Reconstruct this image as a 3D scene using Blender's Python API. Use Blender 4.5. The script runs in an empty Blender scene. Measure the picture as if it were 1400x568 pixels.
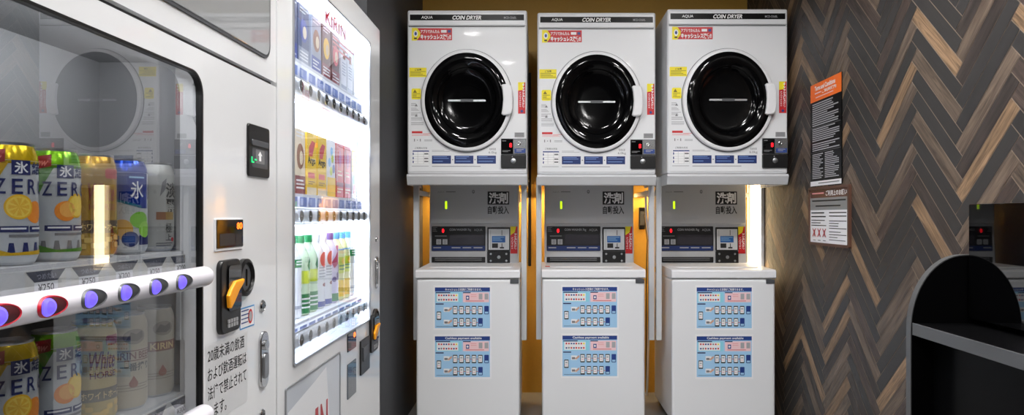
import bpy, bmesh, math, random
from mathutils import Vector, Matrix
random.seed(7)
S = bpy.context.scene
COL = S.collection
F = 933.0                      # focal length in pixels (24 mm on a 36 mm sensor, 1400 px wide)
EYE = 1.09                     # eye height, metres
FX = -0.632                    # front plane of the two vending machines
WX = 1.283                     # right wall plane
LX = -0.716                    # left wall pier plane
BY = 4.20                      # back wall plane
PI = math.pi

# ------------------------------------------------------------------ materials
def lin(c):
    c = c / 255.0
    return c / 12.92 if c <= 0.04045 else ((c + 0.055) / 1.055) ** 2.4
def rgb(c): return (lin(c[0]), lin(c[1]), lin(c[2]), 1.0)
MATS = {}
def mat(name, color=(200, 200, 200), rough=0.4, metal=0.0, coat=0.0, emit=None, strength=0.0, spec=None, noise=0.0, nscale=40.0):
    if name in MATS: return MATS[name]
    m = bpy.data.materials.new(name); m.use_nodes = True
    b = m.node_tree.nodes['Principled BSDF']
    b.inputs['Base Color'].default_value = rgb(color)
    b.inputs['Roughness'].default_value = rough
    b.inputs['Metallic'].default_value = metal
    b.inputs['Coat Weight'].default_value = coat
    b.inputs['Coat Roughness'].default_value = 0.04
    if spec is not None: b.inputs['Specular IOR Level'].default_value = spec
    if emit:
        b.inputs['Emission Color'].default_value = rgb(emit)
        b.inputs['Emission Strength'].default_value = strength
    if noise > 0:
        nt = m.node_tree
        tc = nt.nodes.new('ShaderNodeTexCoord'); n = nt.nodes.new('ShaderNodeTexNoise')
        n.inputs['Scale'].default_value = nscale; n.inputs['Detail'].default_value = 4
        mx = nt.nodes.new('ShaderNodeMixRGB'); mx.blend_type = 'MULTIPLY'; mx.inputs[0].default_value = noise
        mx.inputs[1].default_value = rgb(color)
        nt.links.new(tc.outputs['Object'], n.inputs['Vector'])
        nt.links.new(n.outputs['Fac'], mx.inputs[2]); nt.links.new(mx.outputs[0], b.inputs['Base Color'])
        bp = nt.nodes.new('ShaderNodeBump'); bp.inputs['Strength'].default_value = 0.05
        nt.links.new(n.outputs['Fac'], bp.inputs['Height']); nt.links.new(bp.outputs[0], b.inputs['Normal'])
    MATS[name] = m
    return m

def glass_mat(name, tint=(255, 255, 255), ior=1.5, boost=1.0):
    if name in MATS: return MATS[name]
    m = bpy.data.materials.new(name); m.use_nodes = True
    nt = m.node_tree; nt.nodes.clear()
    out = nt.nodes.new('ShaderNodeOutputMaterial'); mx = nt.nodes.new('ShaderNodeMixShader')
    tr = nt.nodes.new('ShaderNodeBsdfTransparent'); gl = nt.nodes.new('ShaderNodeBsdfGlossy')
    fr = nt.nodes.new('ShaderNodeFresnel'); fr.inputs['IOR'].default_value = ior
    mu = nt.nodes.new('ShaderNodeMath'); mu.operation = 'MULTIPLY'; mu.inputs[1].default_value = boost; mu.use_clamp = True
    tr.inputs['Color'].default_value = rgb(tint)
    gl.inputs['Roughness'].default_value = 0.0
    gl.inputs['Color'].default_value = (1, 1, 1, 1)
    ge = nt.nodes.new('ShaderNodeNewGeometry'); inv = nt.nodes.new('ShaderNodeMath'); inv.operation = 'SUBTRACT'; inv.inputs[0].default_value = 1.0
    nt.links.new(ge.outputs['Backfacing'], inv.inputs[1]); m2 = nt.nodes.new('ShaderNodeMath'); m2.operation = 'MULTIPLY'
    nt.links.new(fr.outputs[0], mu.inputs[0]); nt.links.new(mu.outputs[0], m2.inputs[0]); nt.links.new(inv.outputs[0], m2.inputs[1]); nt.links.new(m2.outputs[0], mx.inputs[0])
    nt.links.new(tr.outputs[0], mx.inputs[1]); nt.links.new(gl.outputs[0], mx.inputs[2])
    nt.links.new(mx.outputs[0], out.inputs['Surface'])
    MATS[name] = m
    return m

WHITE = mat('white_enamel', (224, 225, 227), 0.36, coat=0.06)
WHITE2 = mat('white_gloss_door', (228, 229, 231), 0.25, coat=1.0)
WHITEP = mat('white_plastic', (228, 228, 230), 0.35)
PAPER = mat('white_paper', (232, 232, 234), 0.6)
GREYP = mat('grey_plastic', (150, 150, 152), 0.45)
GREYL = mat('light_grey_plastic', (190, 190, 192), 0.45)
GREYPANEL = mat('washer_panel_grey', (186, 187, 189), 0.4)
GREYD = mat('dark_grey_plastic', (74, 76, 80), 0.4)
BLACK = mat('black_plastic', (14, 14, 15), 0.35)
BLACKG = mat('black_gloss', (6, 6, 7), 0.05, coat=0.2)
BLACKM = mat('black_laminate', (5, 5, 6), 0.3, spec=0.12)
CHROME = mat('chrome', (205, 206, 208), 0.16, metal=1.0)
STEEL = mat('brushed_steel', (175, 177, 180), 0.35, metal=1.0)
EDGE = mat('metal_edge', (112, 113, 114), 0.38, metal=0.7)
RED = mat('sticker_red', (196, 22, 30), 0.45)
YEL = mat('sticker_yellow', (240, 222, 20), 0.5)
BLUE = mat('print_blue', (28, 58, 128), 0.45)
NAVY = mat('print_navy', (24, 32, 84), 0.45)
LBLUE = mat('print_light_blue', (158, 200, 232), 0.5)
PINK = mat('print_pink', (238, 200, 204), 0.5)
CYAN = mat('print_cyan', (140, 208, 226), 0.5)
INK = mat('print_black', (22, 22, 24), 0.5)
INKG = mat('print_grey', (120, 120, 122), 0.5)
INKL = mat('print_pale_grey', (165, 165, 168), 0.5)
INKW = mat('print_white', (238, 238, 238), 0.5)
INKR = mat('print_red', (200, 40, 44), 0.5)
ORANGE = mat('lever_orange', (244, 158, 12), 0.4)
REDLED = mat('red_led', (120, 0, 0), 0.4, emit=(255, 20, 35), strength=2.0)
ORLED = mat('orange_led', (120, 40, 0), 0.4, emit=(255, 92, 20), strength=3.0)
GRLED = mat('green_led', (0, 90, 40), 0.4, emit=(20, 215, 110), strength=1.6)
LIMELED = mat('level_window_lime', (180, 220, 20), 0.4, emit=(190, 235, 20), strength=0.9)
VIOLET = mat('violet_lit_button', (90, 80, 200), 0.3, emit=(108, 92, 236), strength=0.85)
VIOLETC = mat('violet_lit_button_core', (90, 80, 200), 0.3, emit=(92, 70, 250), strength=1.0)
CORNERLED = mat('corner_led_diffuser', (255, 240, 210), 0.4, emit=(255, 226, 176), strength=6.0)
WARMLED = mat('warm_led_diffuser', (255, 240, 210), 0.4, emit=(255, 226, 176), strength=38.0)
COOLLED = mat('cool_led_diffuser', (250, 250, 255), 0.4, emit=(236, 243, 255), strength=15.0)
BACKLIT = mat('backlit_white_panel', (240, 244, 255), 0.5, emit=(232, 241, 255), strength=1.8)
DOWNLED = mat('downlight_diffuser', (255, 255, 255), 0.4, emit=(254, 252, 250), strength=195.0)
GLASS = glass_mat('vending_glass', (236, 238, 240), 1.5, 2.1)
GLASS2 = glass_mat('display_glass', (250, 252, 255), 1.5, 1.25)
SIGNM = mat('sign_acrylic', (150, 152, 154), .03)
SIGNM.node_tree.nodes['Principled BSDF'].inputs['IOR'].default_value = 2.2
MIRG = mat('black_mirror_glass', (5, 5, 6), .02)
MIRG.node_tree.nodes['Principled BSDF'].inputs['IOR'].default_value = 2.1
SMOKE = mat('smoked_glass_door', (5, 5, 6), 0.06, spec=0.22)
SMOKE2 = mat('smoked_glass_bowl', (3, 3, 4), 0.08, spec=0.2)

# ------------------------------------------------------------------ object helpers
def link(o): COL.objects.link(o); return o
def tag(o, label=None, cat=None, group=None, kind=None):
    if label: o['label'] = label
    if cat: o['category'] = cat
    if group: o['group'] = group
    if kind: o['kind'] = kind
    return o
def thing(name, label, cat, loc, group=None, rotz=0.0):
    o = bpy.data.objects.new(name, None); o.empty_display_size = 0.1
    o.location = loc; o.rotation_euler = (0, 0, rotz); link(o)
    return tag(o, label, cat, group)
def kids(o): return [c for c in bpy.data.objects if c.parent == o]
def copy_tree(o, parent=None):
    c = o.copy(); link(c)
    if parent: c.parent = parent
    for ch in kids(o): copy_tree(ch, c)
    return c

class MB:
    """bmesh builder, several materials per mesh; org is subtracted so parts sit in their thing's space"""
    def __init__(s, org=(0, 0, 0)):
        s.bm = bmesh.new(); s.mats = []; s.org = Vector(org)
    def mi(s, m):
        if m not in s.mats: s.mats.append(m)
        return s.mats.index(m)
    def merge(s, b2, m, smooth=False):
        i = s.mi(m)
        mp = {v: s.bm.verts.new(v.co) for v in b2.verts}
        for f in b2.faces:
            try: nf = s.bm.faces.new([mp[v] for v in f.verts])
            except ValueError: continue
            nf.material_index = i; nf.smooth = smooth
        b2.free()
    def box(s, x0, x1, y0, y1, z0, z1, m, bev=0.0, seg=2):
        b = bmesh.new(); bmesh.ops.create_cube(b, size=1)
        for v in b.verts:
            v.co = Vector(((x0 + x1) / 2 + v.co.x * (x1 - x0), (y0 + y1) / 2 + v.co.y * (y1 - y0), (z0 + z1) / 2 + v.co.z * (z1 - z0)))
        if bev > 0: bmesh.ops.bevel(b, geom=b.edges[:], offset=bev, segments=seg, affect='EDGES', profile=0.5)
        s.merge(b, m); return s
    def prism(s, pts, fn, w0, w1, m, bev=0.0, smooth=False):
        """2D outline pts (u,v) pushed from w0 to w1; fn(u,v,w)->xyz"""
        b = bmesh.new()
        a = [b.verts.new(fn(u, v, w0)) for u, v in pts]; c = [b.verts.new(fn(u, v, w1)) for u, v in pts]
        n = len(pts)
        b.faces.new(a); top = b.faces.new(c)
        for i in range(n): b.faces.new((a[i], a[(i + 1) % n], c[(i + 1) % n], c[i]))
        bmesh.ops.recalc_face_normals(b, faces=b.faces[:])
        if bev > 0: bmesh.ops.bevel(b, geom=[e for e in top.edges], offset=bev, segments=2, affect='EDGES', profile=0.5)
        s.merge(b, m, smooth); return s
    def ringprism(s, outer, inner, fn, w0, w1, m):
        """a frame: outer and inner outlines with equal counts"""
        b = bmesh.new(); n = len(outer)
        L = [[b.verts.new(fn(u, v, w)) for u, v in o] for o, w in ((outer, w0), (outer, w1), (inner, w1), (inner, w0))]
        for k in range(4):
            A, B = L[k], L[(k + 1) % 4]
            for i in range(n): b.faces.new((A[i], A[(i + 1) % n], B[(i + 1) % n], B[i]))
        bmesh.ops.recalc_face_normals(b, faces=b.faces[:])
        s.merge(b, m); return s
    def loft(s, rings, m, cap=(True, True), smooth=True):
        """rings: list of lists of xyz"""
        b = bmesh.new(); V = [[b.verts.new(p) for p in r] for r in rings]; n = len(rings[0])
        for A, B in zip(V, V[1:]):
            for i in range(n): b.faces.new((A[i], A[(i + 1) % n], B[(i + 1) % n], B[i]))
        if cap[0]: b.faces.new(V[0])
        if cap[1]: b.faces.new(V[-1])
        bmesh.ops.recalc_face_normals(b, faces=b.faces[:])
        s.merge(b, m, smooth); return s
    def lathe(s, prof, m, fn, n=48, cap=(True, True), sx=1.0, sy=1.0, smooth=True):
        """prof: (r, w) pairs; fn(u,v,w)->xyz"""
        rings = [[fn(r * sx * math.cos(2 * PI * i / n), r * sy * math.sin(2 * PI * i / n), w) for i in range(n)] for r, w in prof]
        return s.loft(rings, m, cap, smooth)
    def tube(s, path, r, m, n=10):
        P = [Vector(p) for p in path]; rings = []
        for i, p in enumerate(P):
            t = (P[min(i + 1, len(P) - 1)] - P[max(i - 1, 0)]).normalized()
            a = t.orthogonal().normalized() if i == 0 else (a - t * a.dot(t)).normalized()
            b = t.cross(a)
            rings.append([p + r * (math.cos(2 * PI * k / n) * a + math.sin(2 * PI * k / n) * b) for k in range(n)])
        return s.loft(rings, m)
    def build(s, name, parent=None, label=None, sharp=40):
        for v in s.bm.verts: v.co -= s.org
        me = bpy.data.meshes.new(name); s.bm.to_mesh(me); s.bm.free()
        for m in s.mats: me.materials.append(m)
        if any(p.use_smooth for p in me.polygons):
            try: me.set_sharp_from_angle(angle=math.radians(sharp))
            except Exception: pass
        o = link(bpy.data.objects.new(name, me))
        if parent: o.parent = parent
        if label: o['label'] = label
        return o

def rrect(x0, y0, x1, y1, r, n=6):
    P = []
    for cx, cy, a0 in ((x1 - r, y1 - r, 0), (x0 + r, y1 - r, 90), (x0 + r, y0 + r, 180), (x1 - r, y0 + r, 270)):
        for k in range(n + 1):
            a = math.radians(a0 + 90 * k / n); P.append((cx + r * math.cos(a), cy + r * math.sin(a)))
    return P
def ell(cx, cy, rx, ry, n=32): return [(cx + rx * math.cos(2 * PI * k / n), cy + ry * math.sin(2 * PI * k / n)) for k in range(n)]

TXT = {}
def textmesh(body, bold=0.0):
    k = (body, bold)
    if k not in TXT:
        c = bpy.data.curves.new('t', 'FONT'); c.body = body; c.size = 1; c.offset = bold; c.resolution_u = 3
        o = bpy.data.objects.new('t', c); link(o)
        bpy.context.view_layer.update()
        me = bpy.data.meshes.new_from_object(o.evaluated_get(bpy.context.evaluated_depsgraph_get()))
        v = [(p.co.x, p.co.y) for p in me.vertices]; f = [tuple(p.vertices) for p in me.polygons]
        bpy.data.objects.remove(o); bpy.data.curves.remove(c); bpy.data.meshes.remove(me)
        xs = [a for a, _ in v]; ys = [a for _, a in v]
        TXT[k] = (v, f, min(xs), max(xs), min(ys), max(ys))
    return TXT[k]

class Decal:
    """flat printing: polygons and lettering in (u,v), layers lifted by fractions of a millimetre"""
    def __init__(s, step=0.00035): s.items = []; s.step = step
    def poly(s, pts, m, layer=1): s.items.append((list(pts), [tuple(range(len(pts)))], m, layer)); return s
    def rect(s, x0, y0, x1, y1, m, layer=1): return s.poly([(x0, y0), (x1, y0), (x1, y1), (x0, y1)], m, layer)
    def text(s, body, x0, y0, x1, y1, m, layer=2, bold=0.0, shear=0.0):
        v, f, a, b, c, d = textmesh(body, bold)
        sx = (x1 - x0) / (b - a); sy = (y1 - y0) / (d - c)
        s.items.append(([(x0 + (x - a) * sx + shear * (y - c) * sy, y0 + (y - c) * sy) for x, y in v], f, m, layer)); return s
    def lines(s, x0, y0, x1, y1, n, m, layer=2, fill=0.5, seed=1, minlen=0.5):
        """rows of fine print too small to read"""
        R = random.Random(seed); h = (y1 - y0) / n
        for i in range(n):
            w = x1 - x0 if R.random() < .4 else (x1 - x0) * R.uniform(minlen, 1)
            s.rect(x0, y1 - (i + fill) * h, x0 + w, y1 - i * h, m, layer)
        return s
    def build(s, name, fn, parent=None, org=(0, 0, 0), maxu=None, label=None, vcuts=()):
        bm = bmesh.new(); mats = []
        for pts, faces, m, layer in s.items:
            if m not in mats: mats.append(m)
            V = [bm.verts.new((u, v, layer * s.step)) for u, v in pts]
            for f in faces:
                try: nf = bm.faces.new([V[i] for i in f]); nf.material_index = mats.index(m)
                except ValueError: pass
        bm.normal_update()
        for f in bm.faces:
            if f.normal.z < 0: f.normal_flip()
        if maxu:
            bmesh.ops.triangulate(bm, faces=[f for f in bm.faces if len(f.verts) > 4])
            us = [v.co.x for v in bm.verts]; k = math.floor(min(us) / maxu)
            while k * maxu < max(us):
                bmesh.ops.bisect_plane(bm, geom=bm.verts[:] + bm.edges[:] + bm.faces[:], plane_co=(k * maxu, 0, 0), plane_no=(1, 0, 0)); k += 1
        for vc in vcuts: bmesh.ops.bisect_plane(bm, geom=bm.verts[:] + bm.edges[:] + bm.faces[:], plane_co=(0, vc, 0), plane_no=(0, 1, 0))
        O = Vector(org)
        for v in bm.verts: v.co = Vector(fn(v.co.x, v.co.y, v.co.z)) - O
        me = bpy.data.meshes.new(name); bm.to_mesh(me); bm.free()
        for m in mats: me.materials.append(m)
        o = link(bpy.data.objects.new(name, me))
        if parent: o.parent = parent
        if label: o['label'] = label
        return o

front = lambda y0: (lambda u, v, w: (u, y0 - w, v))         # faces the camera (-y)
left_face = lambda x0: (lambda u, v, w: (x0 + w, u, v))     # on the vending machines, faces +x; u = depth
right_face = lambda x0: (lambda u, v, w: (x0 - w, -u, v))   # on the right wall, faces -x; u = -depth
up_face = lambda z0: (lambda u, v, w: (u, v, z0 + w))

# ------------------------------------------------------------------ the setting
def struct(mb, name):
    return tag(mb.build(name), kind='structure')
floor_m = mat('floor_tile', (140, 139, 137), 0.3, noise=0.3, nscale=6)
ceil_m = mat('ceiling_paint', (205, 205, 205), 0.7, noise=0.1, nscale=20)
gold_m = mat('gold_wall_paint', (206, 160, 62), 0.5, noise=0.12, nscale=60)
char_m = mat('charcoal_wall_paint', (66, 67, 70), 0.6, noise=0.25, nscale=50)
room_m = mat('room_wall_paint', (92, 92, 94), 0.6, noise=0.1, nscale=30)
struct(MB().box(-1.9, 1.45, -3.2, 4.4, -0.1, 0.0, floor_m), 'floor')
struct(MB().box(-1.9, 1.45, -3.2, 4.4, 2.6, 2.7, ceil_m), 'ceiling')
struct(MB().box(-0.82, 1.30, BY, BY + 0.12, 0, 2.6, gold_m), 'wall_back')
struct(MB().box(-1.62, LX, 2.84, BY + 0.12, 0, 2.6, char_m), 'wall_left')
struct(MB().box(-1.78, -1.62, -3.2, 2.84, 0, 2.6, char_m), 'wall_alcove')
struct(MB().box(-1.62, 1.283, -3.2, -3.08, 0, 2.6, room_m), 'wall_front')

def wood_mat():
    m = bpy.data.materials.new('herringbone_wood'); m.use_nodes = True
    nt = m.node_tree; b = nt.nodes['Principled BSDF']; N = nt.nodes.new; L = nt.links.new
    at = N('ShaderNodeAttribute'); at.attribute_name = 'tone'
    uv = N('ShaderNodeUVMap'); uv.uv_map = 'grain'
    mp = N('ShaderNodeMapping'); mp.inputs['Scale'].default_value = (5, 70, 1)
    n1 = N('ShaderNodeTexNoise'); n1.inputs['Scale'].default_value = 1.0; n1.inputs['Detail'].default_value = 7; n1.inputs['Roughness'].default_value = 0.62; n1.inputs['Distortion'].default_value = 1.1
    rp = N('ShaderNodeValToRGB'); rp.color_ramp.elements[0].position = 0.32; rp.color_ramp.elements[0].color = (0.26, 0.245, 0.235, 1)
    rp.color_ramp.elements[1].position = 0.68; rp.color_ramp.elements[1].color = (1.3, 1.3, 1.3, 1)
    mx = N('ShaderNodeMixRGB'); mx.blend_type = 'MULTIPLY'
    L(uv.outputs[0], mp.inputs[0]); L(mp.outputs[0], n1.inputs['Vector']); L(n1.outputs['Fac'], rp.inputs[0])
    L(at.outputs['Color'], mx.inputs[1]); L(rp.outputs[0], mx.inputs[2]); L(at.outputs['Alpha'], mx.inputs[0]); L(mx.outputs[0], b.inputs['Base Color'])
    b.inputs['Roughness'].default_value = 0.5
    return m
def herringbone():
    mb = MB(); mb.box(WX, WX + 0.12, -3.2, BY + 0.12, 0, 2.6, mat('wood_joint', (150, 134, 118), 0.6))
    bm = mb.bm; uvl = bm.loops.layers.uv.new('grain'); cl = bm.loops.layers.float_color.new('tone')
    wi = mb.mi(wood_mat())
    W, n, g = 0.05, 7, 0.0015
    q = math.sqrt(2)
    tones = {'c': (49, 47, 46), 'b': (74, 62, 56), 'd': (62, 54, 50), 't': (106, 91, 78), 'g': (142, 115, 88)}
    tan = [(1279, 54), (1394, 27), (1242, 113), (1388, 140), (1222, 162), (1185, 218), (1237, 244), (1257, 272), (1323, 255), (1139, 38), (1107.5, 93), (1095, 65), (1158, 106), (1184, 384), (1226, 532), (1124, 352), (1114, 508), (1096, 450), (1146, 448), (1150, 395)]
    taupe = [(1281, 202), (1326, 179), (1119, 42), (1149, 70), (1224, 412), (1114, 432), (1150, 500), (1180, 476), (1156, 556), (1368, 116), (1250, 40), (1350, 150), (1335, 40), (1375, 230), (1200, 330), (1290, 120)]
    char = [(1290, 40), (1312, 20), (1380, 55), (1262, 125), (1250, 70), (1240, 30), (1283, 165), (1228, 215), (1245, 262), (1194, 190), (1175, 225), (1200, 140), (1300, 185), (1165, 60), (1180, 40), (1215, 90), (1112, 60), (1170, 165), (1212, 345), (1196, 420), (1240, 500), (1205, 500), (1120, 400), (1140, 470), (1230, 380), (1340, 100), (1350, 250), (1300, 300)]
    def where(px, py):
        D = WX * F / (px - 737); return D, EYE + (295 - py) * D / F
    def inside(P, pt):
        c = False; j = len(P) - 1
        for i in range(len(P)):
            if (P[i][1] > pt[1]) != (P[j][1] > pt[1]) and pt[0] < (P[j][0] - P[i][0]) * (pt[1] - P[i][1]) / (P[j][1] - P[i][1]) + P[i][0]: c = not c
            j = i
        return c
    marks = [(where(*p), k) for k, L in (('c', char), ('t', taupe), ('g', tan)) for p in L]
    R = random.Random(5)
    b2 = bmesh.new(); uv2 = b2.loops.layers.uv.new('grain'); cl2 = b2.loops.layers.float_color.new('tone')
    for j in range(-6, 10):
        for k in range(-60, 110):
            for kind in 'HV':
                if kind == 'H': rc = (k + 2 * n * j, k + 2 * n * j + n, k, k + 1)
                else: rc = (k + n + 2 * n * j, k + n + 1 + 2 * n * j, k + 1 - n, k + 1)
                x0, x1, y0, y1 = [a * W for a in rc]
                P = []
                for x, y in ((x0 + g, y0 + g), (x1 - g, y0 + g), (x1 - g, y1 - g), (x0 + g, y1 - g)):
                    P.append((2.56 - (x - y) / q, (x + y) / q + 0.067))       # (depth, height)
                if max(p[0] for p in P) < -3.1 or min(p[0] for p in P) > BY or max(p[1] for p in P) < 0 or min(p[1] for p in P) > 2.6: continue
                r = R.random(); t = 'c' if r < .34 else 'd' if r < .58 else 'b' if r < .76 else 't' if r < .95 else 'g'
                for pt, kk in marks:
                    if inside(P, pt): t = kk
                f = b2.faces.new([b2.verts.new((WX - 0.0015, a, z)) for a, z in P])
                ou, ov = R.uniform(0, 40), R.uniform(0, 40)
                UV = ((x0, y0), (x1, y0), (x1, y1), (x0, y1)) if kind == 'H' else ((y0, x0), (y0, x1), (y1, x1), (y1, x0))
                jit = R.uniform(.88, 1.12); c = rgb(tones[t])
                for lp, w in zip(f.loops, UV):
                    lp[uv2].uv = (w[0] + ou, w[1] + ov); lp[cl2] = (c[0] * jit, c[1] * jit, c[2] * jit, 0.25 if t == 'c' else 1.0)
    for co, no in (((0, -3.1, 0), (0, -1, 0)), ((0, BY, 0), (0, 1, 0)), ((0, 0, 0.002), (0, 0, -1)), ((0, 0, 2.598), (0, 0, 1))):
        bmesh.ops.bisect_plane(b2, geom=b2.verts[:] + b2.edges[:] + b2.faces[:], plane_co=co, plane_no=no, clear_outer=True)
    mp = {v: bm.verts.new(v.co) for v in b2.verts}
    for f in b2.faces:
        nf = bm.faces.new([mp[l.vert] for l in f.loops]); nf.material_index = wi
        for a, b in zip(nf.loops, f.loops): a[uvl].uv = b[uv2].uv; a[cl] = b[cl2]
    b2.free()
    for f in bm.faces:
        if f.material_index == wi:
            f.normal_update()
            if f.normal.x > 0: f.normal_flip()
    struct(mb, 'wall_right')
herringbone()

# ------------------------------------------------------------------ lamps the room has
def downlight(x, y):
    t = thing('downlight', 'round recessed ceiling downlight above the laundry floor', 'lamp', (x, y, 2.6), 'recessed ceiling downlights')
    up = lambda u, v, w: (u, v, w)
    MB().lathe([(0.088, -0.001), (0.088, -0.007), (0.075, -0.009), (0.074, -0.001)], WHITEP, up, 32, (False, False)).build('trim_ring', t)
    MB().lathe([(0.074, -0.002), (0.07, -0.006)], DOWNLED, up, 32).build('diffuser', t)
    return t
d0 = downlight(-0.30, 2.0)
for x, y in ((0.85, 2.0), (-0.55, 1.28), (0.25, 1.28), (1.0, 1.28), (-0.30, 0.2), (0.85, 0.2), (-0.45, -1.1), (0.9, -1.1)):
    c = copy_tree(d0); c.location = (x, y, 2.6)

def corner_light():
    t = thing('wall_batten_light', 'glowing warm white upright light in the corner behind the washer next to the herringbone wall', 'lamp', (1.24, 3.97, 0.72))
    o = (1.24, 3.97, 0.72)
    MB(o).box(1.262, 1.2805, 3.88, 4.08, 0.72, 1.29, WHITEP, 0.003).build('housing', t)
    MB(o).box(1.243, 1.2615, 3.885, 4.075, 0.725, 1.285, CORNERLED, 0.006).build('diffuser', t)
corner_light()
def back_strip(xc):
    o = (xc, 4.12, 1.20)
    t = thing('wall_strip_light', 'warm light strip under a dryer tray, shining on the gold wall behind a washer', 'lamp', o, 'warm light strips hidden behind the washers')
    MB(o).box(xc - 0.25, xc + 0.25, 4.10, 4.14, 1.215, 1.235, WHITEP).box(xc - 0.02, xc + 0.02, 4.14, BY - .001, 1.22, 1.23, WHITEP).build('housing', t)
    MB(o).box(xc - 0.245, xc + 0.245, 4.105, 4.135, 1.200, 1.2145, WARMLED, 0.004).build('diffuser', t)
    MB(o).box(xc - 0.25, xc + 0.25, 4.092, 4.0995, 1.165, 1.235, WHITEP, .001).build('glow_shield', t)  # unseen lip, added to block the strip's glow from reflections in the room
for xc in (-0.36, 0.285, 0.92): back_strip(xc)

# ------------------------------------------------------------------ dryers
PXD = 270.0
def make_dryer():
    t = thing('coin_dryer', '', 'clothes dryer', (0, 0, 0), 'coin dryers on the wall stands')
    fr = front(0.0)
    hw, H = 0.3035, 0.832
    U = lambda x: (x - 993.5) / PXD
    Vv = lambda y: (238 - y) / PXD
    m = MB(); m.box(-hw, hw, 0.0, 0.56, 0.0, H, WHITE, 0.010, 3).build('cabinet', t)
    # top fascia with the black name strip
    m = MB(); m.box(-hw + .006, hw - .006, -0.006, 0.004, Vv(35), H - .012, WHITE, 0.004).build('top_fascia', t)
    d = Decal(); d.rect(U(915.5), Vv(28), U(1071.5), Vv(20), BLACKM, 1)
    d.text('AQUA', U(931), Vv(26.3), U(946.5), Vv(22), INKW, 2, .012, .1)
    d.text('COIN DRYER', U(973), Vv(27), U(1013), Vv(21.4), INKW, 2, .03, .25)
    d.text('MCD-CK60L', U(1044), Vv(25.8), U(1061), Vv(22.8), INKL, 2, .01)
    d.build('name_strip', front(-0.006), t)
    MB().box(-hw + .008, hw - .012, -0.0035, 0.002, Vv(36.6), Vv(35.7), GREYD).build('panel_seam', t)
    MB().box(-hw + .006, hw - .006, -0.003, 0.002, 0.012, Vv(37), WHITE, 0.002).build('front_panel', t)
    yf = -0.003
    # round door
    cx, cz = 0.0, Vv(138)
    df = lambda u, v, w: (cx + u, yf - w, cz + v)
    dr = MB()
    dr.lathe([(1.0, 0.0), (1.0, 0.010), (0.985, 0.020), (0.955, 0.024), (0.915, 0.0235)], WHITEP, df, 96, (False, False), 0.231, 0.2585)
    dr.lathe([(1.012, 0.0), (1.012, 0.004), (1.0, 0.0045)], GREYD, df, 96, (False, False), 0.231, 0.2585)
    door = dr.build('door', t)
    g = MB()
    g.lathe([(1.0, 0.0238), (0.97, 0.030), (0.86, 0.033), (0.74, 0.026), (0.70, 0.020), (0.685, 0.014)], SMOKE, df, 96, (False, False), 0.2105, 0.2395)
    g.lathe([(0.685, 0.014), (0.66, 0.009), (0.55, 0.005), (0.3, 0.003), (0.02, 0.0025)], SMOKE2, df, 96, (False, True), 0.2105, 0.2395)
    g.build('door_glass', door)
    b = MB()
    b.prism(rrect(-0.095, -0.0045, 0.095, 0.0045, 0.004), df, 0.0035, 0.012, STEEL)
    b.prism(rrect(-0.032, -0.0065, 0.032, 0.0065, 0.004), df, 0.004, 0.014, GREYD)
    b.build('door_bar', door)
    # white pull handle, its inner edge bowed
    P = [(0.176, 0.072), (0.183, 0.078), (0.214, 0.078), (0.226, 0.070), (0.232, 0.04), (0.233, -0.03), (0.228, -0.062), (0.218, -0.074), (0.186, -0.079), (0.176, -0.072), (0.181, -0.045), (0.185, 0.0), (0.182, 0.045)]
    MB().prism(P, df, 0.005, 0.046, WHITEP, 0.006).build('door_handle', door)
    # printing and stickers
    ff = front(yf)
    d = Decal(); d.rect(U(919.5), Vv(55), U(973), Vv(38.5), RED, 1)
    d.poly([(U(918), Vv(55.5)), (U(924.5), Vv(55.5)), (U(929.5), Vv(49)), (U(929.5), Vv(44)), (U(925), Vv(38)), (U(918), Vv(38))], YEL, 2)
    d.poly(ell(U(923.3), Vv(46), .011, .016, 16), INKW, 3).poly(ell(U(923.3), Vv(46), .006, .009, 12), BLUE, 4).rect(U(921), Vv(53.5), U(925), Vv(51.5), INK, 3)
    d.text('アプリでかんたん', U(930), Vv(45.3), U(956), Vv(40.6), INKW, 2, .03)
    d.text('キャッシュレス決済!!', U(930), Vv(54), U(971.5), Vv(46.6), INKW, 2, .05)
    d.rect(U(958), Vv(44.6), U(965.5), Vv(41), INKW, 2).rect(U(967), Vv(44.6), U(971), Vv(41), BLUE, 2)
    d.build('app_payment_sticker', ff, t, label='red and yellow cashless payment sticker')
    d = Decal(); d.rect(U(914.5), Vv(105.5), U(938), Vv(92.5), YEL, 1).text('ご注意', U(922), Vv(96.8), U(931), Vv(93.8), INK, 2, .02)
    d.lines(U(916), Vv(104.8), U(937), Vv(97.6), 4, mat('print_olive', (120, 110, 20), .5), 2, .35, 3)
    d.build('caution_sticker', ff, t, label='yellow caution sticker')
    d = Decal(); d.poly(rrect(U(917.5), Vv(136), U(930.5), Vv(121), .008), YEL, 1)
    d.poly([(U(919.5), Vv(127)), (U(925), Vv(127)), (U(922.2), Vv(122.5))], mat('print_olive'), 2).lines(U(919), Vv(135), U(929), Vv(128), 4, mat('print_olive'), 2, .35, 8)
    d.build('warning_sticker', ff, t, label='small yellow warning sticker')
    d = Decal(); w = lambda y: 930 if y < 160 else 932 + (y - 160) * .35
    for y in (141, 147.5, 154, 160.5, 167):
        d.lines(U(917), Vv(y + 5), U(w(y)), Vv(y), 3, INKL, 1, .45, int(y))
    for y in (144, 158): d.poly([(U(922), Vv(y + 1.5)), (U(926), Vv(y + 1.5)), (U(924), Vv(y - 2))], INKG, 2)
    d.rect(U(918), Vv(182.5), U(932.5), Vv(179.5), INKR, 1).rect(U(933), Vv(183.5), U(946), Vv(182.6), mat('print_rose', (225, 150, 150), .5), 1).lines(U(918), Vv(186.5), U(944), Vv(184), 2, mat('print_rose'), 1, .4, 5)
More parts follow.
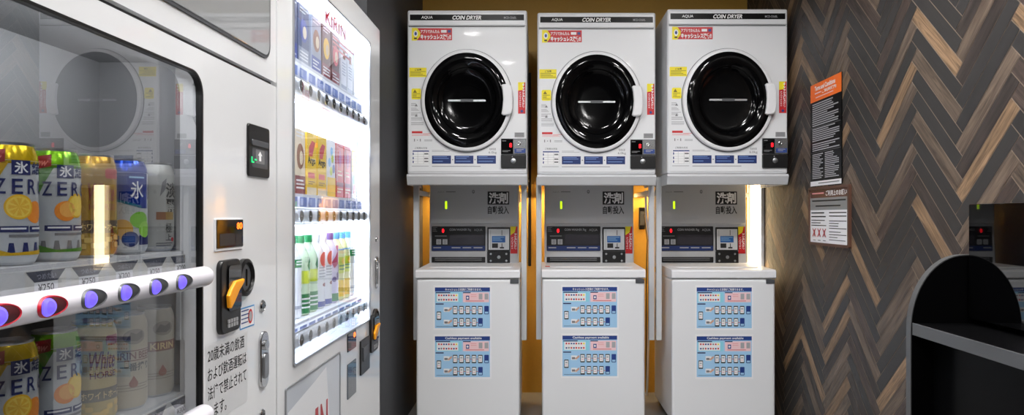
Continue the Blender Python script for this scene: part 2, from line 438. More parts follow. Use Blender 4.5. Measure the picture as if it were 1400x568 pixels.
    d.rect(U(921), Vv(193.5), U(922.2), Vv(190), INKG, 1).rect(U(929), Vv(193.5), U(930.2), Vv(190), INKG, 1).rect(U(925), Vv(192.4), U(926.2), Vv(191.2), INKG, 1).lines(U(935), Vv(194), U(946), Vv(191), 2, INKL, 1, .5, 4)
    d.build('instruction_print', ff, t)
    d = Decal(); d.rect(U(918), Vv(225), U(942), Vv(205.5), INKW, 1).rect(U(919), Vv(207.6), U(941.5), Vv(206), BLUE, 2)
    d.text('ご利用の方法', U(922), Vv(204), U(939), Vv(201.2), INKG, 1, .02)
    for i in range(5): d.rect(U(919), Vv(211.3 + 3.2 * i), U(941.5), Vv(211 + 3.2 * i), INKL, 2)
    for x in (919, 926, 934, 941.3): d.rect(U(x), Vv(224), U(x + .3), Vv(206), INKL, 2)
    for y in (209, 215, 220): d.rect(U(919.2), Vv(y + 3), U(920.6), Vv(y), BLUE, 3)
    for y in (209.5, 216, 220): d.rect(U(935), Vv(y + 2), U(940.5), Vv(y), INKG, 3)
    d.lines(U(918), Vv(228.5), U(941), Vv(227), 1, INKL, 1, .5, 4)
    d.build('instruction_table', ff, t)
    d = Decal()
    for i, x in enumerate((945.5, 976.2, 1007)):
        d.rect(U(x), Vv(224), U(x + 26), Vv(213), mat('label_blue', (22, 46, 104), .4), 1)
        d.lines(U(x + 2), Vv(218.5), U(x + 24 - 4 * (i == 1)), Vv(214.2), 2, mat('print_sky', (120, 150, 205), .5), 2, .35, 20 + i).lines(U(x + 2), Vv(222.5), U(x + 22), Vv(220.3), 1, mat('print_sky'), 2, .4, 30 + i)
        if i < 2: d.rect(U(x + 27.5), Vv(219.3), U(x + 29), Vv(217.7), INKG, 1)
    d.lines(U(945.5), Vv(229), U(1012), Vv(227), 1, INKL, 1, .6, 3).lines(U(945.5), Vv(208.5), U(970), Vv(205.5), 2, INKL, 1, .4, 9)
    d.text('6.0kg', U(1023), Vv(211), U(1034), Vv(207), INKG, 1).text('乾燥容量', U(1024), Vv(205.5), U(1033), Vv(202.5), INKG, 1)
    d.build('step_labels', ff, t, label='three dark blue step labels')
    d = Decal(); d.rect(U(1063.3), Vv(155.5), U(1073.3), Vv(112.5), RED, 1).poly([(U(1063.3), Vv(112.5)), (U(1072), Vv(112.5)), (U(1069.5), Vv(123)), (U(1063.3), Vv(124))], YEL, 2)
    d.text('キ', U(1069), Vv(118), U(1072), Vv(114), INKW, 3, .04)
    for i, chx in enumerate('ャッシュレス決済'): d.text(chx, U(1069), Vv(122 + i * 3.6), U(1072.3), Vv(119 + i * 3.6), INKW, 3, .05)
    for i, chx in enumerate('アプリでかんたん'): d.text(chx, U(1065), Vv(128 + i * 2.6), U(1067.4), Vv(126 + i * 2.6), INKW, 3, .03)
    d.poly(ell(U(1068.4), Vv(152.2), .007, .007, 12), BLUE, 3)
    d.build('side_sticker', ff, t, label='narrow upright red payment sticker')
    d = Decal(); d.rect(U(1058.5), Vv(188), U(1071.7), Vv(181.3), GREYP, 1).lines(U(1059.5), Vv(187.2), U(1070.8), Vv(182), 3, INKG, 2, .5, 4)
    d.build('rating_plate', ff, t)
    # coin unit
    cu = MB().box(U(1040), U(1074.5), yf - .008, yf + .003, Vv(211.3), Vv(189.8), GREYD, .002).build('display_unit', t)
    d = Decal(); d.rect(U(1040.5), Vv(210.6), U(1056.5), Vv(190.5), BLACKG, 1).rect(U(1057.3), Vv(210.6), U(1074), Vv(190.5), mat('mirror_steel', (190, 192, 195), .22, metal=.9), 1)
    d.text('8', U(1051.5), Vv(202), U(1055), Vv(196), REDLED, 2, .01).lines(U(1042), Vv(194.5), U(1047), Vv(192.5), 1, INKG, 2).lines(U(1042), Vv(209), U(1054), Vv(206), 2, INKG, 2, .5, 6)
    d.rect(U(1058.5), Vv(209.5), U(1073.3), Vv(203.5), BLUE, 2).lines(U(1061), Vv(208.5), U(1072), Vv(204.5), 2, INKL, 3, .4, 6)
    d.build('display_face', front(yf - .008), cu)
    MB().lathe([(.010, 0), (.010, .003), (.007, .004), (.0035, .0015)], CHROME, lambda u, v, w: (U(1064.5) + u, yf - .0085 - w, Vv(197) + v), 20).build('coin_slot', cu)
    cb = MB().box(U(1040), U(1074.5), yf - .012, yf + .003, Vv(230.2), Vv(212), BLACK, .003).build('coin_box', t)
    MB().lathe([(.013, 0), (.013, .002), (.0095, .003), (.008, .007), (.002, .008)], STEEL, lambda u, v, w: (U(1057) + u, yf - .012 - w, Vv(220.5) + v), 24).box(U(1055), U(1056), yf - .014, yf - .011, Vv(215.5), Vv(214), INKL).build('lock', cb)
    return t
dry = make_dryer()
DRY = [((638.5 - 737) / PXD, 3.46, 'white coin dryer mounted nearest the charcoal wall, above the first washer'),
       ((815.5 - 737) / PXD + .004, 3.50, 'white coin dryer mounted in the middle between the other two dryers'),
       ((993.5 - 737) / PXD, 3.44, 'white coin dryer mounted beside the herringbone wood wall')]
dz = EYE + (295 - 238) / PXD
for i, (x, y, lb) in enumerate(DRY):
    o = dry if i == 0 else copy_tree(dry)
    o.location = (x, y, dz); o['label'] = lb

def make_stand(xc, y, posts, lb):
    o = (xc, y, dz - 0.055)
    t = thing('dryer_stand', lb, 'wall stand', o, 'wall stands carrying the dryers')
    z1 = dz - 0.001; z0 = dz - 0.056
    tr = MB(o)
    hw = 0.3045
    # sloping front lip
    prof = [(y - 0.012, z1 - .006), (y + 0.010, z1 - .006), (y + 0.022, z0 + .004), (y + 0.020, z0), (y + .008, z0), (y + 0.004, z0 + .004), (y - .013, z1 - .012)]
    tr.prism([(a, b) for a, b in prof], lambda u, v, w: (w, u, v), xc - hw, xc + hw, mat('stand_white', (200, 201, 203), .4))
    tr.box(xc - hw, xc + hw, y - .006, BY - 0.045, z1 - .006, z1, mat('stand_white'))
    tr.box(xc - hw, xc - hw + .004, y + .02, 3.86, z0, z1 - .006, mat('stand_white'))
    tr.box(xc + hw - .004, xc + hw, y + .02, 3.86, z0, z1 - .006, mat('stand_white'))
    tr.build('tray', t)
    for px, py, zb in posts:
        MB(o).box(px - .0145, px + .0145, py - .014, py + .014, zb, z1 - .0065, mat('stand_grey', (196, 198, 200), .4), .003).build('post', t)
        MB(o).box(px - .011, px + .011, py + .0145, BY - .001, z1 - .10, z1 - .075, mat('stand_grey'), .002).build('wall_arm', t)
    return t
make_stand(DRY[0][0], 3.46, [(-0.650, 3.62, .43), (-0.080, 3.62, .43)], 'white tray stand holding the dryer nearest the charcoal wall')
make_stand(DRY[1][0], 3.50, [(-0.001, 3.64, .43), (0.595, 3.62, .43)], 'white tray stand holding the middle dryer')
make_stand(DRY[2][0], 3.44, [(0.634, 3.62, .43), (1.230, 3.96, .86)], 'white tray stand holding the dryer beside the herringbone wall')

# ------------------------------------------------------------------ washers
def poster(t, org, xo, y0, head, yoff):
    """payment poster on the washer front; centre xo, px frame of washer 2"""
    U = lambda x: (x - 806.5) / PXD + xo
    Vv = lambda y: EYE + (295 - y) / PXD
    d = Decal(); Y = yoff
    d.rect(U(767), Vv(452 + Y), U(846.3), Vv(390.5 + Y), PAPER, 1)
    d.rect(U(769), Vv(449.3 + Y), U(844.3), Vv(399 + Y), LBLUE, 2).rect(U(769), Vv(399 + Y), U(844.3), Vv(393.5 + Y), BLUE, 2)
    d.text(head, U(783), Vv(398.3 + Y), U(833), Vv(394.5 + Y), INKW, 3, .02)
    d.rect(U(770), Vv(413.8 + Y), U(805.5), Vv(400.3 + Y), CYAN, 3).rect(U(771.5), Vv(413 + Y), U(801), Vv(401.8 + Y), PAPER, 4).rect(U(807.5), Vv(413.8 + Y), U(843), Vv(400.3 + Y), PINK, 3)
    d.rect(U(770), Vv(401.4 + Y), U(790), Vv(400 + Y), NAVY, 5).rect(U(807.5), Vv(401.4 + Y), U(818), Vv(400 + Y), NAVY, 5).rect(U(770), Vv(417 + Y), U(781), Vv(415.4 + Y), NAVY, 3)
    R = random.Random(3)
    for r_, y in enumerate((403, 409)):
        for i in range(8):
            c = R.choice((INKR, INKR, NAVY, INKG, BLUE, YEL if r_ == 0 else INKG)); x = 773.5 + i * 3.4
            if R.random() < .5: d.rect(U(x), Vv(y + 2.4 + Y), U(x + 2.2), Vv(y + .4 + Y), c, 5)
            else: d.poly(ell(U(x + 1), Vv(y + 1.3 + Y), .0045, .005, 8), c, 5)
    d.rect(U(811.5), Vv(410.5 + Y), U(816), Vv(404.8 + Y), BLUE, 4).poly(ell(U(813.7), Vv(407.6 + Y), .005, .006, 10), INKW, 5)
    d.lines(U(818), Vv(408 + Y), U(826), Vv(403 + Y), 2, mat('print_rose'), 4, .3, 2).lines(U(811), Vv(412.9 + Y), U(837), Vv(411.7 + Y), 1, INKR, 4, .6, 2)
    for x in (829, 837): d.rect(U(x), Vv(410 + Y), U(x + 5), Vv(402 + Y), INKL, 4)
    def phone(x, y, blue=False, w=6.2, h=11.5):
        d.poly(rrect(U(x), Vv(y + h + Y), U(x + w), Vv(y + Y), .003, 2), BLUE if blue else INK, 4)
        d.rect(U(x + .7), Vv(y + h - 1.6 + Y), U(x + w - .7), Vv(y + 1.3 + Y), BLUE if blue else PAPER, 5)
        if blue: d.rect(U(x + .9), Vv(y + h - 1 + Y), U(x + w - .9), Vv(y + h - 3.6 + Y), LBLUE, 6)
        else: d.rect(U(x + 1.6), Vv(y + 5 + Y), U(x + w - 1.8), Vv(y + 3 + Y), INKL, 6).rect(U(x + 1.4), Vv(y + 7.6 + Y), U(x + w - 2), Vv(y + 6.8 + Y), mat('print_rose'), 6)
    phone(771.4, 426.5)
    for i in range(6): phone(793.6 + i * 8.6, 418.8, i == 5)
    for i in range(5): phone(793.8 + i * 8.6, 435.4, i == 4)
    for y in (424, 441):
        for i in range(4): d.rect(U(800.3 + i * 8.6), Vv(y + 1 + Y), U(801.8 + i * 8.6), Vv(y + Y), INKR, 5)
        d.rect(U(781), Vv(y + 3 + Y), U(789), Vv(y - 3.2 + Y), PAPER, 4).rect(U(782), Vv(y + 2 + Y), U(786.5), Vv(y - 1 + Y), INKG, 5).poly([(U(786), Vv(y + 1 + Y)), (U(792), Vv(y - 4 + Y)), (U(792.5), Vv(y - 1 + Y)), (U(788), Vv(y + 2.5 + Y))], mat('skin_print', (205, 160, 140), .5), 6)
    d.lines(U(771), Vv(447.8 + Y), U(800), Vv(446.8 + Y), 1, NAVY, 4, .5, 3)
    return d.build('poster', front(y0), t, org, label='blue payment guide poster')

def make_washer(xc, y, poff, pxc, lb, lid_tag):
    """xc body centre, y front plane, poff poster offset, pxc control tower centre"""
    o = (xc, y, 0)
    t = thing('coin_washer', lb, 'washing machine', o, 'coin washers in a row')
    hw = 0.262; zl = 0.770
    body = MB(o).box(xc - hw, xc + hw, y, y + 0.53, 0.035, zl - .004, WHITE, .012, 3).build('cabinet', t)
    for fx in (xc - hw + .05, xc + hw - .05):
        for fy in (y + .05, y + .48):
            MB(o).lathe([(.028, 0), (.028, .01), (.018, .014), (.018, .036)], BLACK, lambda u, v, w, fx=fx, fy=fy: (fx + u, fy + v, w), 16).build('foot', t)
    # lid: a wedge with a rounded front
    lf = MB(o)
    yl = y - .006
    prof = [(yl + .006, zl), (yl, zl + .006), (yl, zl + .036), (yl + .008, zl + .044), (y + .48, zl + .050), (y + .48, zl)]
    lf.prism(prof, lambda u, v, w: (w, u, v), xc - hw - .002, xc + hw + .002, WHITEP)
    lid = lf.build('lid', t)
    MB(o).prism(rrect(xc + hw - .048, zl - .026, xc + hw - .004, zl - .004, .003), lambda u, v, w: (u, y - w, v), 0, .004, GREYD, .001).build('lid_latch_label', t)
    MB(o).prism(rrect(xc - .22, y + .12, xc + .22, y + .40, .03), up_face(zl + .046), 0, .004, WHITEP, .002).build('lid_panel', lid)
    if lid_tag:
        d = Decal(); fn = lambda u, v, w: (u, v, zl + .0445 + (v - y) * .0128 + w + .0005)
        d.rect(xc - .255, y + .13, xc - .16, y + .22, PAPER, 1).rect(xc - .245, y + .14, xc - .19, y + .2, INKR, 2).rect(xc - .185, y + .15, xc - .165, y + .2, INK, 2)
        d.build('lid_sticker', fn, lid, o, label='small red and white sticker')
    poster(t, o, xc + poff, y, 'キャッシュレス決済がご利用できます。', 0)
    poster(t, o, xc + poff, y, 'Cashless payment available', 67)
    # control tower at the back
    yp = 3.90 + (y - 3.46); s = F / yp
    lean = 0.04
    U = lambda x: (x - 805.4) / s + pxc
    Vv = lambda yy: EYE + (295 - yy) / s
    def pf(u, v, w):
        return (u, yp + (v - 0.82) * lean - w, v)
    tw = MB(o)
    b0, b1 = U(744.5), U(866.5)
    prof = [(yp, .79), (yp + .004, .83), (yp + .45 * lean, 1.27), (yp + .07, 1.275), (yp + .115, 1.20), (yp + .115, .79)]
    tw.prism([(pf(0, v, 0)[1] if i in (0, 1, 2) else yy, v) for i, (yy, v) in enumerate(prof)], lambda u, v, w: (w, u, v), b0, b1, GREYPANEL)
    tower = tw.build('control_tower', t)
    du = MB(o).prism(rrect(b0 + .003, Vv(306), b1 - .003, 1.268, .006), pf, .0005, .012, GREYPANEL, .004).build('detergent_unit', t)
    fd = lambda u, v, w: pf(u, v, .012 + w)
    d = Decal()
    d.rect(U(824), Vv(280), U(853.5), Vv(262), INK, 1).text('洗剤', U(825.6), Vv(278.8), U(852), Vv(263.3), INKW, 2, .035)
    d.text('自動投入', U(824.3), Vv(293.2), U(853.2), Vv(282), mat('print_charcoal', (48, 48, 50), .5), 1, .03)
    d.build('detergent_sign', fd, du, o); d = Decal()
    d.text('AQUA', U(755.6), Vv(263.8), U(765), Vv(262), INKG, 1).lines(U(767), Vv(263.6), U(780), Vv(262), 1, INKG, 1, .7)
    d.poly(ell(U(804.5), Vv(262.3), .008, .011, 14), INKG, 1).poly(ell(U(804.5), Vv(262), .004, .006, 10), INKL, 2)
    d.build('brand_print', fd, du, o)
    MB(o).prism(rrect(U(766), Vv(286), U(768.6), Vv(275.5), .003, 3), fd, 0, .002, LIMELED).build('level_window', du, 'lit lime level window')
    MB(o).box(U(797), U(804), pf(0, Vv(307), .014)[1], pf(0, Vv(307), 0)[1], Vv(307.8), Vv(306.3), GREYL).build('cover_latch', du)
    # display
    dp = MB(o).prism(rrect(U(747.6), Vv(343.5), U(821), Vv(309.8), .004), pf, .0005, .006, BLACK, .002).build('display_panel', t)
    fdp = lambda u, v, w: pf(u, v, .006 + w)
    d = Decal()
    d.rect(U(748.3), Vv(342.8), U(820.4), Vv(336.3), mat('label_blue'), 1).rect(U(772), Vv(335), U(819.5), Vv(321), mat('display_grey', (58, 56, 62), .25), 1)
    for i, x in enumerate((750, 775, 790, 805)): d.lines(U(x), Vv(340.8), U(x + 12), Vv(338.2), 1, INKL, 2, .6, i)
    d.text('0', U(761.6), Vv(318.5), U(764.6), Vv(313), REDLED, 2, .02)
    d.text('COIN WASHER 7kg', U(772), Vv(316.8), U(801.5), Vv(312.8), INKL, 2, .015).text('AQUA', U(805.5), Vv(316.8), U(817), Vv(313), INKL, 2)
    for x in (754, 762.6):
        d.rect(U(x), Vv(334.5), U(x + 6.5), Vv(327.5), INKL, 1).text('8', U(x + 1.6), Vv(333.6), U(x + 4.9), Vv(328.4), INKG, 2)
    d.lines(U(749), Vv(318), U(755), Vv(311), 4, INKG, 2, .4, 3).lines(U(752), Vv(325), U(768), Vv(322.5), 1, INKG, 2, .4, 3)
    d.build('display_print', fdp, dp, o)
    ib = MB(o).prism(rrect(U(747.6), Vv(359.3), U(821), Vv(351.6), .003), pf, .0005, .004, BLACK, .001).build('notice_bar', t)
    Decal().lines(U(752), Vv(358), U(816), Vv(353), 2, INKG, 1, .35, 4).build('notice_print', lambda u, v, w: pf(u, v, .004 + w), ib, o)
    # coin unit
    cu = MB(o).prism(rrect(U(823.7), Vv(343.2), U(854.8), Vv(311), .004), pf, .0005, .010, BLACK, .002).build('coin_unit', t)
    fc = lambda u, v, w: pf(u, v, .010 + w)
    d = Decal(); d.rect(U(825.5), Vv(341.8), U(853.5), Vv(313.5), mat('coin_face', (206, 208, 210), .3), 1)
    d.rect(U(830), Vv(331.8), U(848.3), Vv(323), mat('coin_blue', (32, 92, 160), .35), 2).rect(U(830.2), Vv(339.3), U(838.3), Vv(333), INK, 2)
    d.rect(U(843.2), Vv(322), U(844), Vv(315), INK, 2).rect(U(843.2), Vv(338.5), U(844.2), Vv(333), INK, 2).rect(U(840.8), Vv(340), U(846.6), Vv(338), INK, 2)
    d.lines(U(831), Vv(330.5), U(847), Vv(324.5), 3, LBLUE, 3, .3, 3).rect(U(828), Vv(341), U(828.4), Vv(315), INKG, 2)
    d.build('coin_face', fc, cu, o)
    lb_ = MB(o).prism(rrect(U(823.7), Vv(361), U(854.8), Vv(343.6), .004), pf, .0005, .012, BLACK, .002).build('lock_plate', t)
    lk = MB(o)
    for x, z, r in ((828.6, 347.4, .006), (849.8, 347.4, .006), (828.6, 356.8, .006), (849.8, 356.8, .006), (839.6, 351.8, .010)):
        lk.lathe([(r, 0), (r * .9, .003), (r * .3, .0035)], STEEL, lambda u, v, w, x=x, z=z: pf(U(x) + u, Vv(z) + v, .012 + w), 16, (False, True))
    lk.build('screws_and_lock', lb_)
    d = Decal(); d.rect(U(855.3), Vv(347), U(864.8), Vv(310), RED, 1).poly([(U(855.3), Vv(310)), (U(863), Vv(310)), (U(861), Vv(318)), (U(855.3), Vv(322))], YEL, 2)
    for i, chx in enumerate('ッシュレス決済'): d.text(chx, U(860.4), Vv(322 + i * 3.2), U(864), Vv(319.4 + i * 3.2), INKW, 3, .05)
    for i, chx in enumerate('アプリでかん'): d.text(chx, U(856.5), Vv(327 + i * 2.7), U(859), Vv(325 + i * 2.7), INKW, 3, .03)
    d.build('side_sticker', lambda u, v, w: pf(u, v, .001 + w), t, o, label='narrow upright red payment sticker')
    return t
make_washer(-0.361, 3.46, -0.028, -0.372, 'white coin washer nearest the charcoal wall, two blue posters on its front', False)
make_washer(0.278, 3.48, -0.020, 0.287, 'white coin washer in the middle of the row, below the middle dryer', True)
make_washer(0.936, 3.46, 0.002, 0.931, 'white coin washer beside the herringbone wood wall, in front of the glowing corner light', False)

# things on the gold wall between the machines
def wall_bits():
    MBc = MB((-0.057, BY, 0.8)); MBc.box(-0.067, -0.048, BY - .030, BY - .001, 0.78, 1.965, BLACK, .005)
    o = MBc.build('cable_duct'); o.location = (-0.057, BY, 0.8)
    tag(o, 'black upright cable duct on the gold wall between the first two dryers', 'cable duct')
    c = (0.633, BY, 1.06)
    t = thing('wall_outlet', 'small black outlet box on the gold wall between the second and third washers', 'outlet', c)
    MB(c).box(.612, .648, BY - .03, BY - .001, 1.005, 1.14, BLACK, .004).build('box', t)
    MB(c).box(.617, .643, BY - .034, BY - .0305, 1.03, 1.115, GREYD, .002).build('cover', t)
    h = MB(); pts = []
    K = [(.6145, 3.93, 1.236), (.6145, 3.93, 1.18), (.616, 3.92, 1.08), (.625, 3.9, .98), (.642, 3.91, .90), (.648, 3.94, .80), (.648, 3.98, .60), (.646, 4.03, .36), (.646, 4.07, .08), (.646, 4.10, .009)]
    for i in range(len(K) - 1):
        for k in range(5): pts.append(Vector(K[i]).lerp(Vector(K[i + 1]), k / 5))
    pts.append(Vector(K[-1]))
    for _ in range(3): pts = [pts[0]] + [(pts[i - 1] + pts[i] * 2 + pts[i + 1]) / 4 for i in range(1, len(pts) - 1)] + [pts[-1]]
    h.tube(pts, .0065, WHITEP, 12)
    tag(h.build('drain_hose'), 'white hose hanging down between the second and third washers', 'hose')
    w = MB(); w.tube([(.640, BY - .045, 1.10), (.646, BY - .06, 1.02), (.655, BY - .07, .94), (.652, BY - .06, .80), (.652, BY - .05, .4), (.652, BY - .05, .006)], .003, BLACK, 8)
    tag(w.build('power_cord'), 'thin black cord running down from the black outlet box', 'cord')
wall_bits()

# ------------------------------------------------------------------ signs on the herringbone wall
def wall_signs():
    def W(px, py):
        D = WX * F / (px - 737); return -D, EYE + (295 - py) * D / F
    fnw = right_face(WX - .002)
    # terms and conditions sheet
    u0, u1 = W(1110, 0)[0], W(1152.5, 0)[0]; zt, zb = 1.698, 1.226
    c = (WX, -(u0 + u1) / 2, zb)
    t = thing('terms_sign', 'tall black notice with an orange head on the herringbone wall', 'sign', c)
    MB(c).box(WX - .006, WX - .002, -u1, -u0, zb, zt, BLACKM, .001).build('panel', t)
    f = right_face(WX - .006); d = Decal(); w = u1 - u0
    OR = mat('sign_orange', (250, 112, 22), .45)
    d.rect(u0, zt - .082, u1, zt, OR, 1)
    d.text('Terms and Conditions', u0 + .05, zt - .034, u1 - .06, zt - .012, INKW, 2, .03).text('ご利用規約', u0 + .13, zt - .056, u1 - .05, zt - .040, INKW, 2, .03).lines(u0 + .05, zt - .052, u0 + .12, zt - .043, 1, PINK, 2, .6).lines(u0 + .06, zt - .073, u1 - .08, zt - .063, 1, PINK, 2, .4)
    d.lines(u0 + .022, zt - .20, u1 - .03, zt - .092, 11, INKL, 1, .5, 11, .55)
    d.lines(u0 + .022, zt - .27, u1 - .02, zt - .207, 7, INKL, 1, .5, 12, .55)
    d.lines(u0 + .022, zt - .315, u1 - .02, zt - .276, 4, INKL, 1, .5, 13, .55)
    d.rect(u0 + .01, zt - .318, u1 - .01, zt - .3165, INKG, 1).rect(u0 + .01, zt - .2035, u1 - .01, zt - .202, INKG, 1)
    d.lines(u0 + .022, zb + .03, u0 + .14, zt - .325, 14, INKL, 1, .5, 14, .6).lines(u0 + .16, zb + .03, u1 - .025, zt - .325, 14, INKL, 1, .5, 15, .6)
    d.rect(u0, zb, u1, zb + .022, PAPER, 1).lines(u0 + .09, zb + .008, u1 - .02, zb + .014, 1, INKG, 2, .7)
    d.build('print', f, t, c)
    # framed notice below
    u0, u1 = W(1109, 0)[0], W(1165, 0)[0]; zt, zb = 1.220, 0.955
    c = (WX, -(u0 + u1) / 2, zb)
    t = thing('notice_sign', 'brown framed white notice with three red crosses hung on the herringbone wall', 'sign', c)
    BR = mat('frame_brown', (86, 58, 46), .4)
    fn = right_face(WX - .002)
    MB(c).ringprism(rrect(u0, zb, u1, zt, .008, 3), rrect(u0 + .014, zb + .012, u1 - .014, zt - .012, .003, 3), fn, 0, .012, BR).build('frame', t)
    sh = MB(c).prism(rrect(u0 + .012, zb + .010, u1 - .012, zt - .010, .003), fn, .001, .007, PAPER).build('sheet', t)
    f = right_face(WX - .009); d = Decal()
    a, b = u0 + .016, u1 - .016
    d.rect(a, zt - .05, b, zt - .012, mat('notice_brown', (96, 62, 48), .45), 1).text('ご利用上のお願い', a + .17, zt - .043, b - .01, zt - .018, INKW, 2, .02).lines(a + .02, zt - .038, a + .15, zt - .026, 1, mat('print_rose'), 2, .5)
    d.rect(a, zt - .105, b, zt - .05, mat('notice_grey', (138, 140, 140), .5), 1).lines(a + .02, zt - .073, b - .02, zt - .06, 1, INK, 2, .5).lines(a + .06, zt - .096, b - .07, zt - .084, 1, INK, 2, .5)
    m = (a + b) / 2
    d.lines(a + .01, zt - .15, m - .02, zt - .115, 2, INK, 1, .3, 5).lines(a + .01, zt - .185, m - .02, zt - .15, 3, INK, 1, .3, 6).lines(m + .01, zt - .145, b - .015, zt - .115, 2, INK, 1, .3, 7).lines(m + .01, zt - .195, b - .015, zt - .152, 4, INK, 1, .3, 8).lines(m + .01, zb + .018, b - .015, zt - .2, 4, INK, 1, .25, 9)
    for i in range(3):
        cx = a + .045 + i * .055; cz = zt - .208; h, wv, k = .019, .017, .004
        d.poly(ell(cx, cz, .008, .013, 12), INKG, 2).rect(cx - .003, cz - .018, cx + .003, cz - .01, INKG, 2)
        for sx in (1, -1): d.poly([(cx - sx * wv - k, cz - h), (cx - sx * wv + k, cz - h), (cx + sx * wv + k, cz + h), (cx + sx * wv - k, cz + h)], INKR, 3 + (sx > 0))
        d.lines(cx - .015, zb + .017, cx + .015, zb + .024, 1, INKG, 2, .5)
    d.build('print', f, sh, c)
wall_signs()

# ------------------------------------------------------------------ counter and the box on it
def counter():
    xs, yp = 0.862, 1.578
    c = (1.07, 1.0, 0)
    t = thing('counter', 'black counter with a rounded end panel and metal edged shelf along the herringbone wall', 'counter', c)
    # end panel with rounded top corner
    xr, zr, top = .124, .172, 0.997
    P = [(xs, 0.0), (WX - .004, 0.0), (WX - .004, top)] + [(xs + xr - xr * math.sin(a), top - zr + zr * math.cos(a)) for a in [PI / 2 * k / 16 for k in range(17)]]
    ep = MB(c).prism(P, lambda u, v, w: (u, w, v), yp, yp + .022, BLACKM).build('end_panel', t)
    arc = [(xs, 0.002), (xs, top - zr)] + [(xs + xr - xr * math.sin(PI / 2 * k / 16), top - zr + zr * math.cos(PI / 2 * k / 16)) for k in range(15, -1, -1)] + [(WX - .005, top)]
    inn = [(x - .0015 if x < xs + .001 else x, z) for x, z in arc]
    e = MB(c); rings = []
    for (x, z), k in zip(arc, range(len(arc))):
        nx, nz = (-1, 0) if k < 2 else ((-(xs + xr - x) / xr, (z - top + zr) / zr) if k < len(arc) - 1 else (0, 1))
        l = math.hypot(nx, nz) or 1; nx /= l; nz /= l
        rings.append([(x + nx * .0002, yp + .001, z + nz * .0002), (x + nx * .0022, yp + .001, z + nz * .0022), (x + nx * .0022, yp + .021, z + nz * .0022), (x + nx * .0002, yp + .021, z + nz * .0002)])
    e.loft(rings, EDGE, smooth=False).build('edge_band', ep)
    zs = .841
    MB(c).box(xs + .004, WX - .004, .35, yp - .001, zs - .026, zs, BLACKM, .001).build('shelf_board', t)
    MB(c).box(xs, xs + .0035, .35, yp - .001, zs - .027, zs + .001, EDGE, .001).build('metal_edge', t)
    MB(c).box(xs + .05, xs + .068, .35, yp - .001, 0.0, zs - .027, BLACKM).build('front_panel', t)
    MB(c).box(xs, WX - .004, .32, .342, 0.0, zs + .06, BLACKM).build('near_panel', t)
    # the box
    x0, x1, y0, y1, z0, z1 = .989, 1.262, 1.06, 1.572, zs + .012, 1.117
    b = (1.12, 1.31, zs)
    t = thing('glass_front_box', 'black glossy glass fronted box standing on the black counter', 'box', b)
    MB(b).box(x0 + .012, x1, y0, y1, z0, z1, BLACK, .005).build('casing', t)
    fn = right_face(x0 + .012)
    MB(b).prism(rrect(-y1 + .001, z0 + .001, -y0 - .001, z1 - .001, .004), fn, .0005, .012, MIRG, .001).build('glass_front', t)
    for fx in (x0 + .05, x1 - .05):
        for fy in (y0 + .05, y1 - .05):
            MB(b).lathe([(.016, zs + .0005), (.018, z0 + .001)], BLACK, lambda u, v, w, fx=fx, fy=fy: (fx + u, fy + v, w), 16).build('foot', t)
counter()

# ------------------------------------------------------------------ vending machine with the drink cans (near)
A0, A1, ATOP = 0.50, 1.640, 1.83
def fp(px, py):
    D = -FX * F / (737 - px); return D, EYE + (295 - py) * D / F
lf = left_face(FX)
def coin_mech(o, t, u0, u1, z0, z1, ud, zd, rd, tilt=0.0):
    cm = MB(o).prism(rrect(u0, z0, u1, z1, .016), lf, .0003, .010, BLACK, .003).build('coin_unit', t)
    w = u1 - u0; h = z1 - z0
    MB(o).prism(rrect(u0 + w * .30, z0 + h * .30, u1 - w * .06, z1 - h * .08, .008), left_face(FX + .010), .0003, .003, BLACKG).build('coin_recess', cm)
    lv = MB(o)
    P = [(u0 + w * .22, z0 + h * .36), (u0 + w * .30, z0 + h * .34), (u0 + w * .46, z0 + h * .42), (u0 + w * .70, z0 + h * .56), (u0 + w * .95, z0 + h * .66), (u0 + w * .96, z0 + h * .71), (u0 + w * .52, z0 + h * .70), (u0 + w * .30, z0 + h * .60), (u0 + w * .18, z0 + h * .52)]
    lv.prism(P, left_face(FX + .0125), 0, .007, ORANGE, .003).build('return_lever', cm, 'orange return lever')
    bt = MB(o)
    for i in range(4):
        for j in range(2):
            bt.prism(rrect(u0 + w * (.30 + .13 * i), z0 + h * (.075 + .06 * j), u0 + w * (.40 + .13 * i), z0 + h * (.125 + .06 * j), .0015, 2), left_face(FX + .010), 0, .002, GREYP)
    bt.build('denomination_print', cm)
    dl = MB(o)
    df = lambda u, v, ww: (FX + ww, ud + u, zd + v)
    dl.lathe([(rd, .0004), (rd, .010), (rd * .82, .013), (rd * .78, .007), (rd * .7, .006)], BLACK, df, 32, (True, False))
    dl.lathe([(rd * .7, .006), (rd * .5, .008), (.001, .008)], GREYD, df, 32, (False, True))
    dl.box(FX + .008, FX + .011, ud - rd * .05, ud + rd * .05, zd - rd * .45, zd + rd * .45, BLACK)
    dl.build('coin_inlet', t)
def chrome_handle(o, t, u, z0, z1, hw):
    h = MB(o).prism(rrect(u - hw, z0, u + hw, z1, hw * .98, 8), lf, .0003, .007, CHROME, .003).build('door_handle', t)
    MB(o).prism(rrect(u - hw * .62, z0 + hw, u + hw * .62, z1 - hw * 2.2, hw * .5, 6), left_face(FX + .007), .0002, .004, STEEL, .002).build('pull_lever', h)
    MB(o).lathe([(hw * .5, 0), (hw * .5, .005), (hw * .2, .006)], CHROME, lambda a, b, w: (FX + .007 + w, u + a, z1 - hw * 1.4 + b), 20).build('key_lock', h)
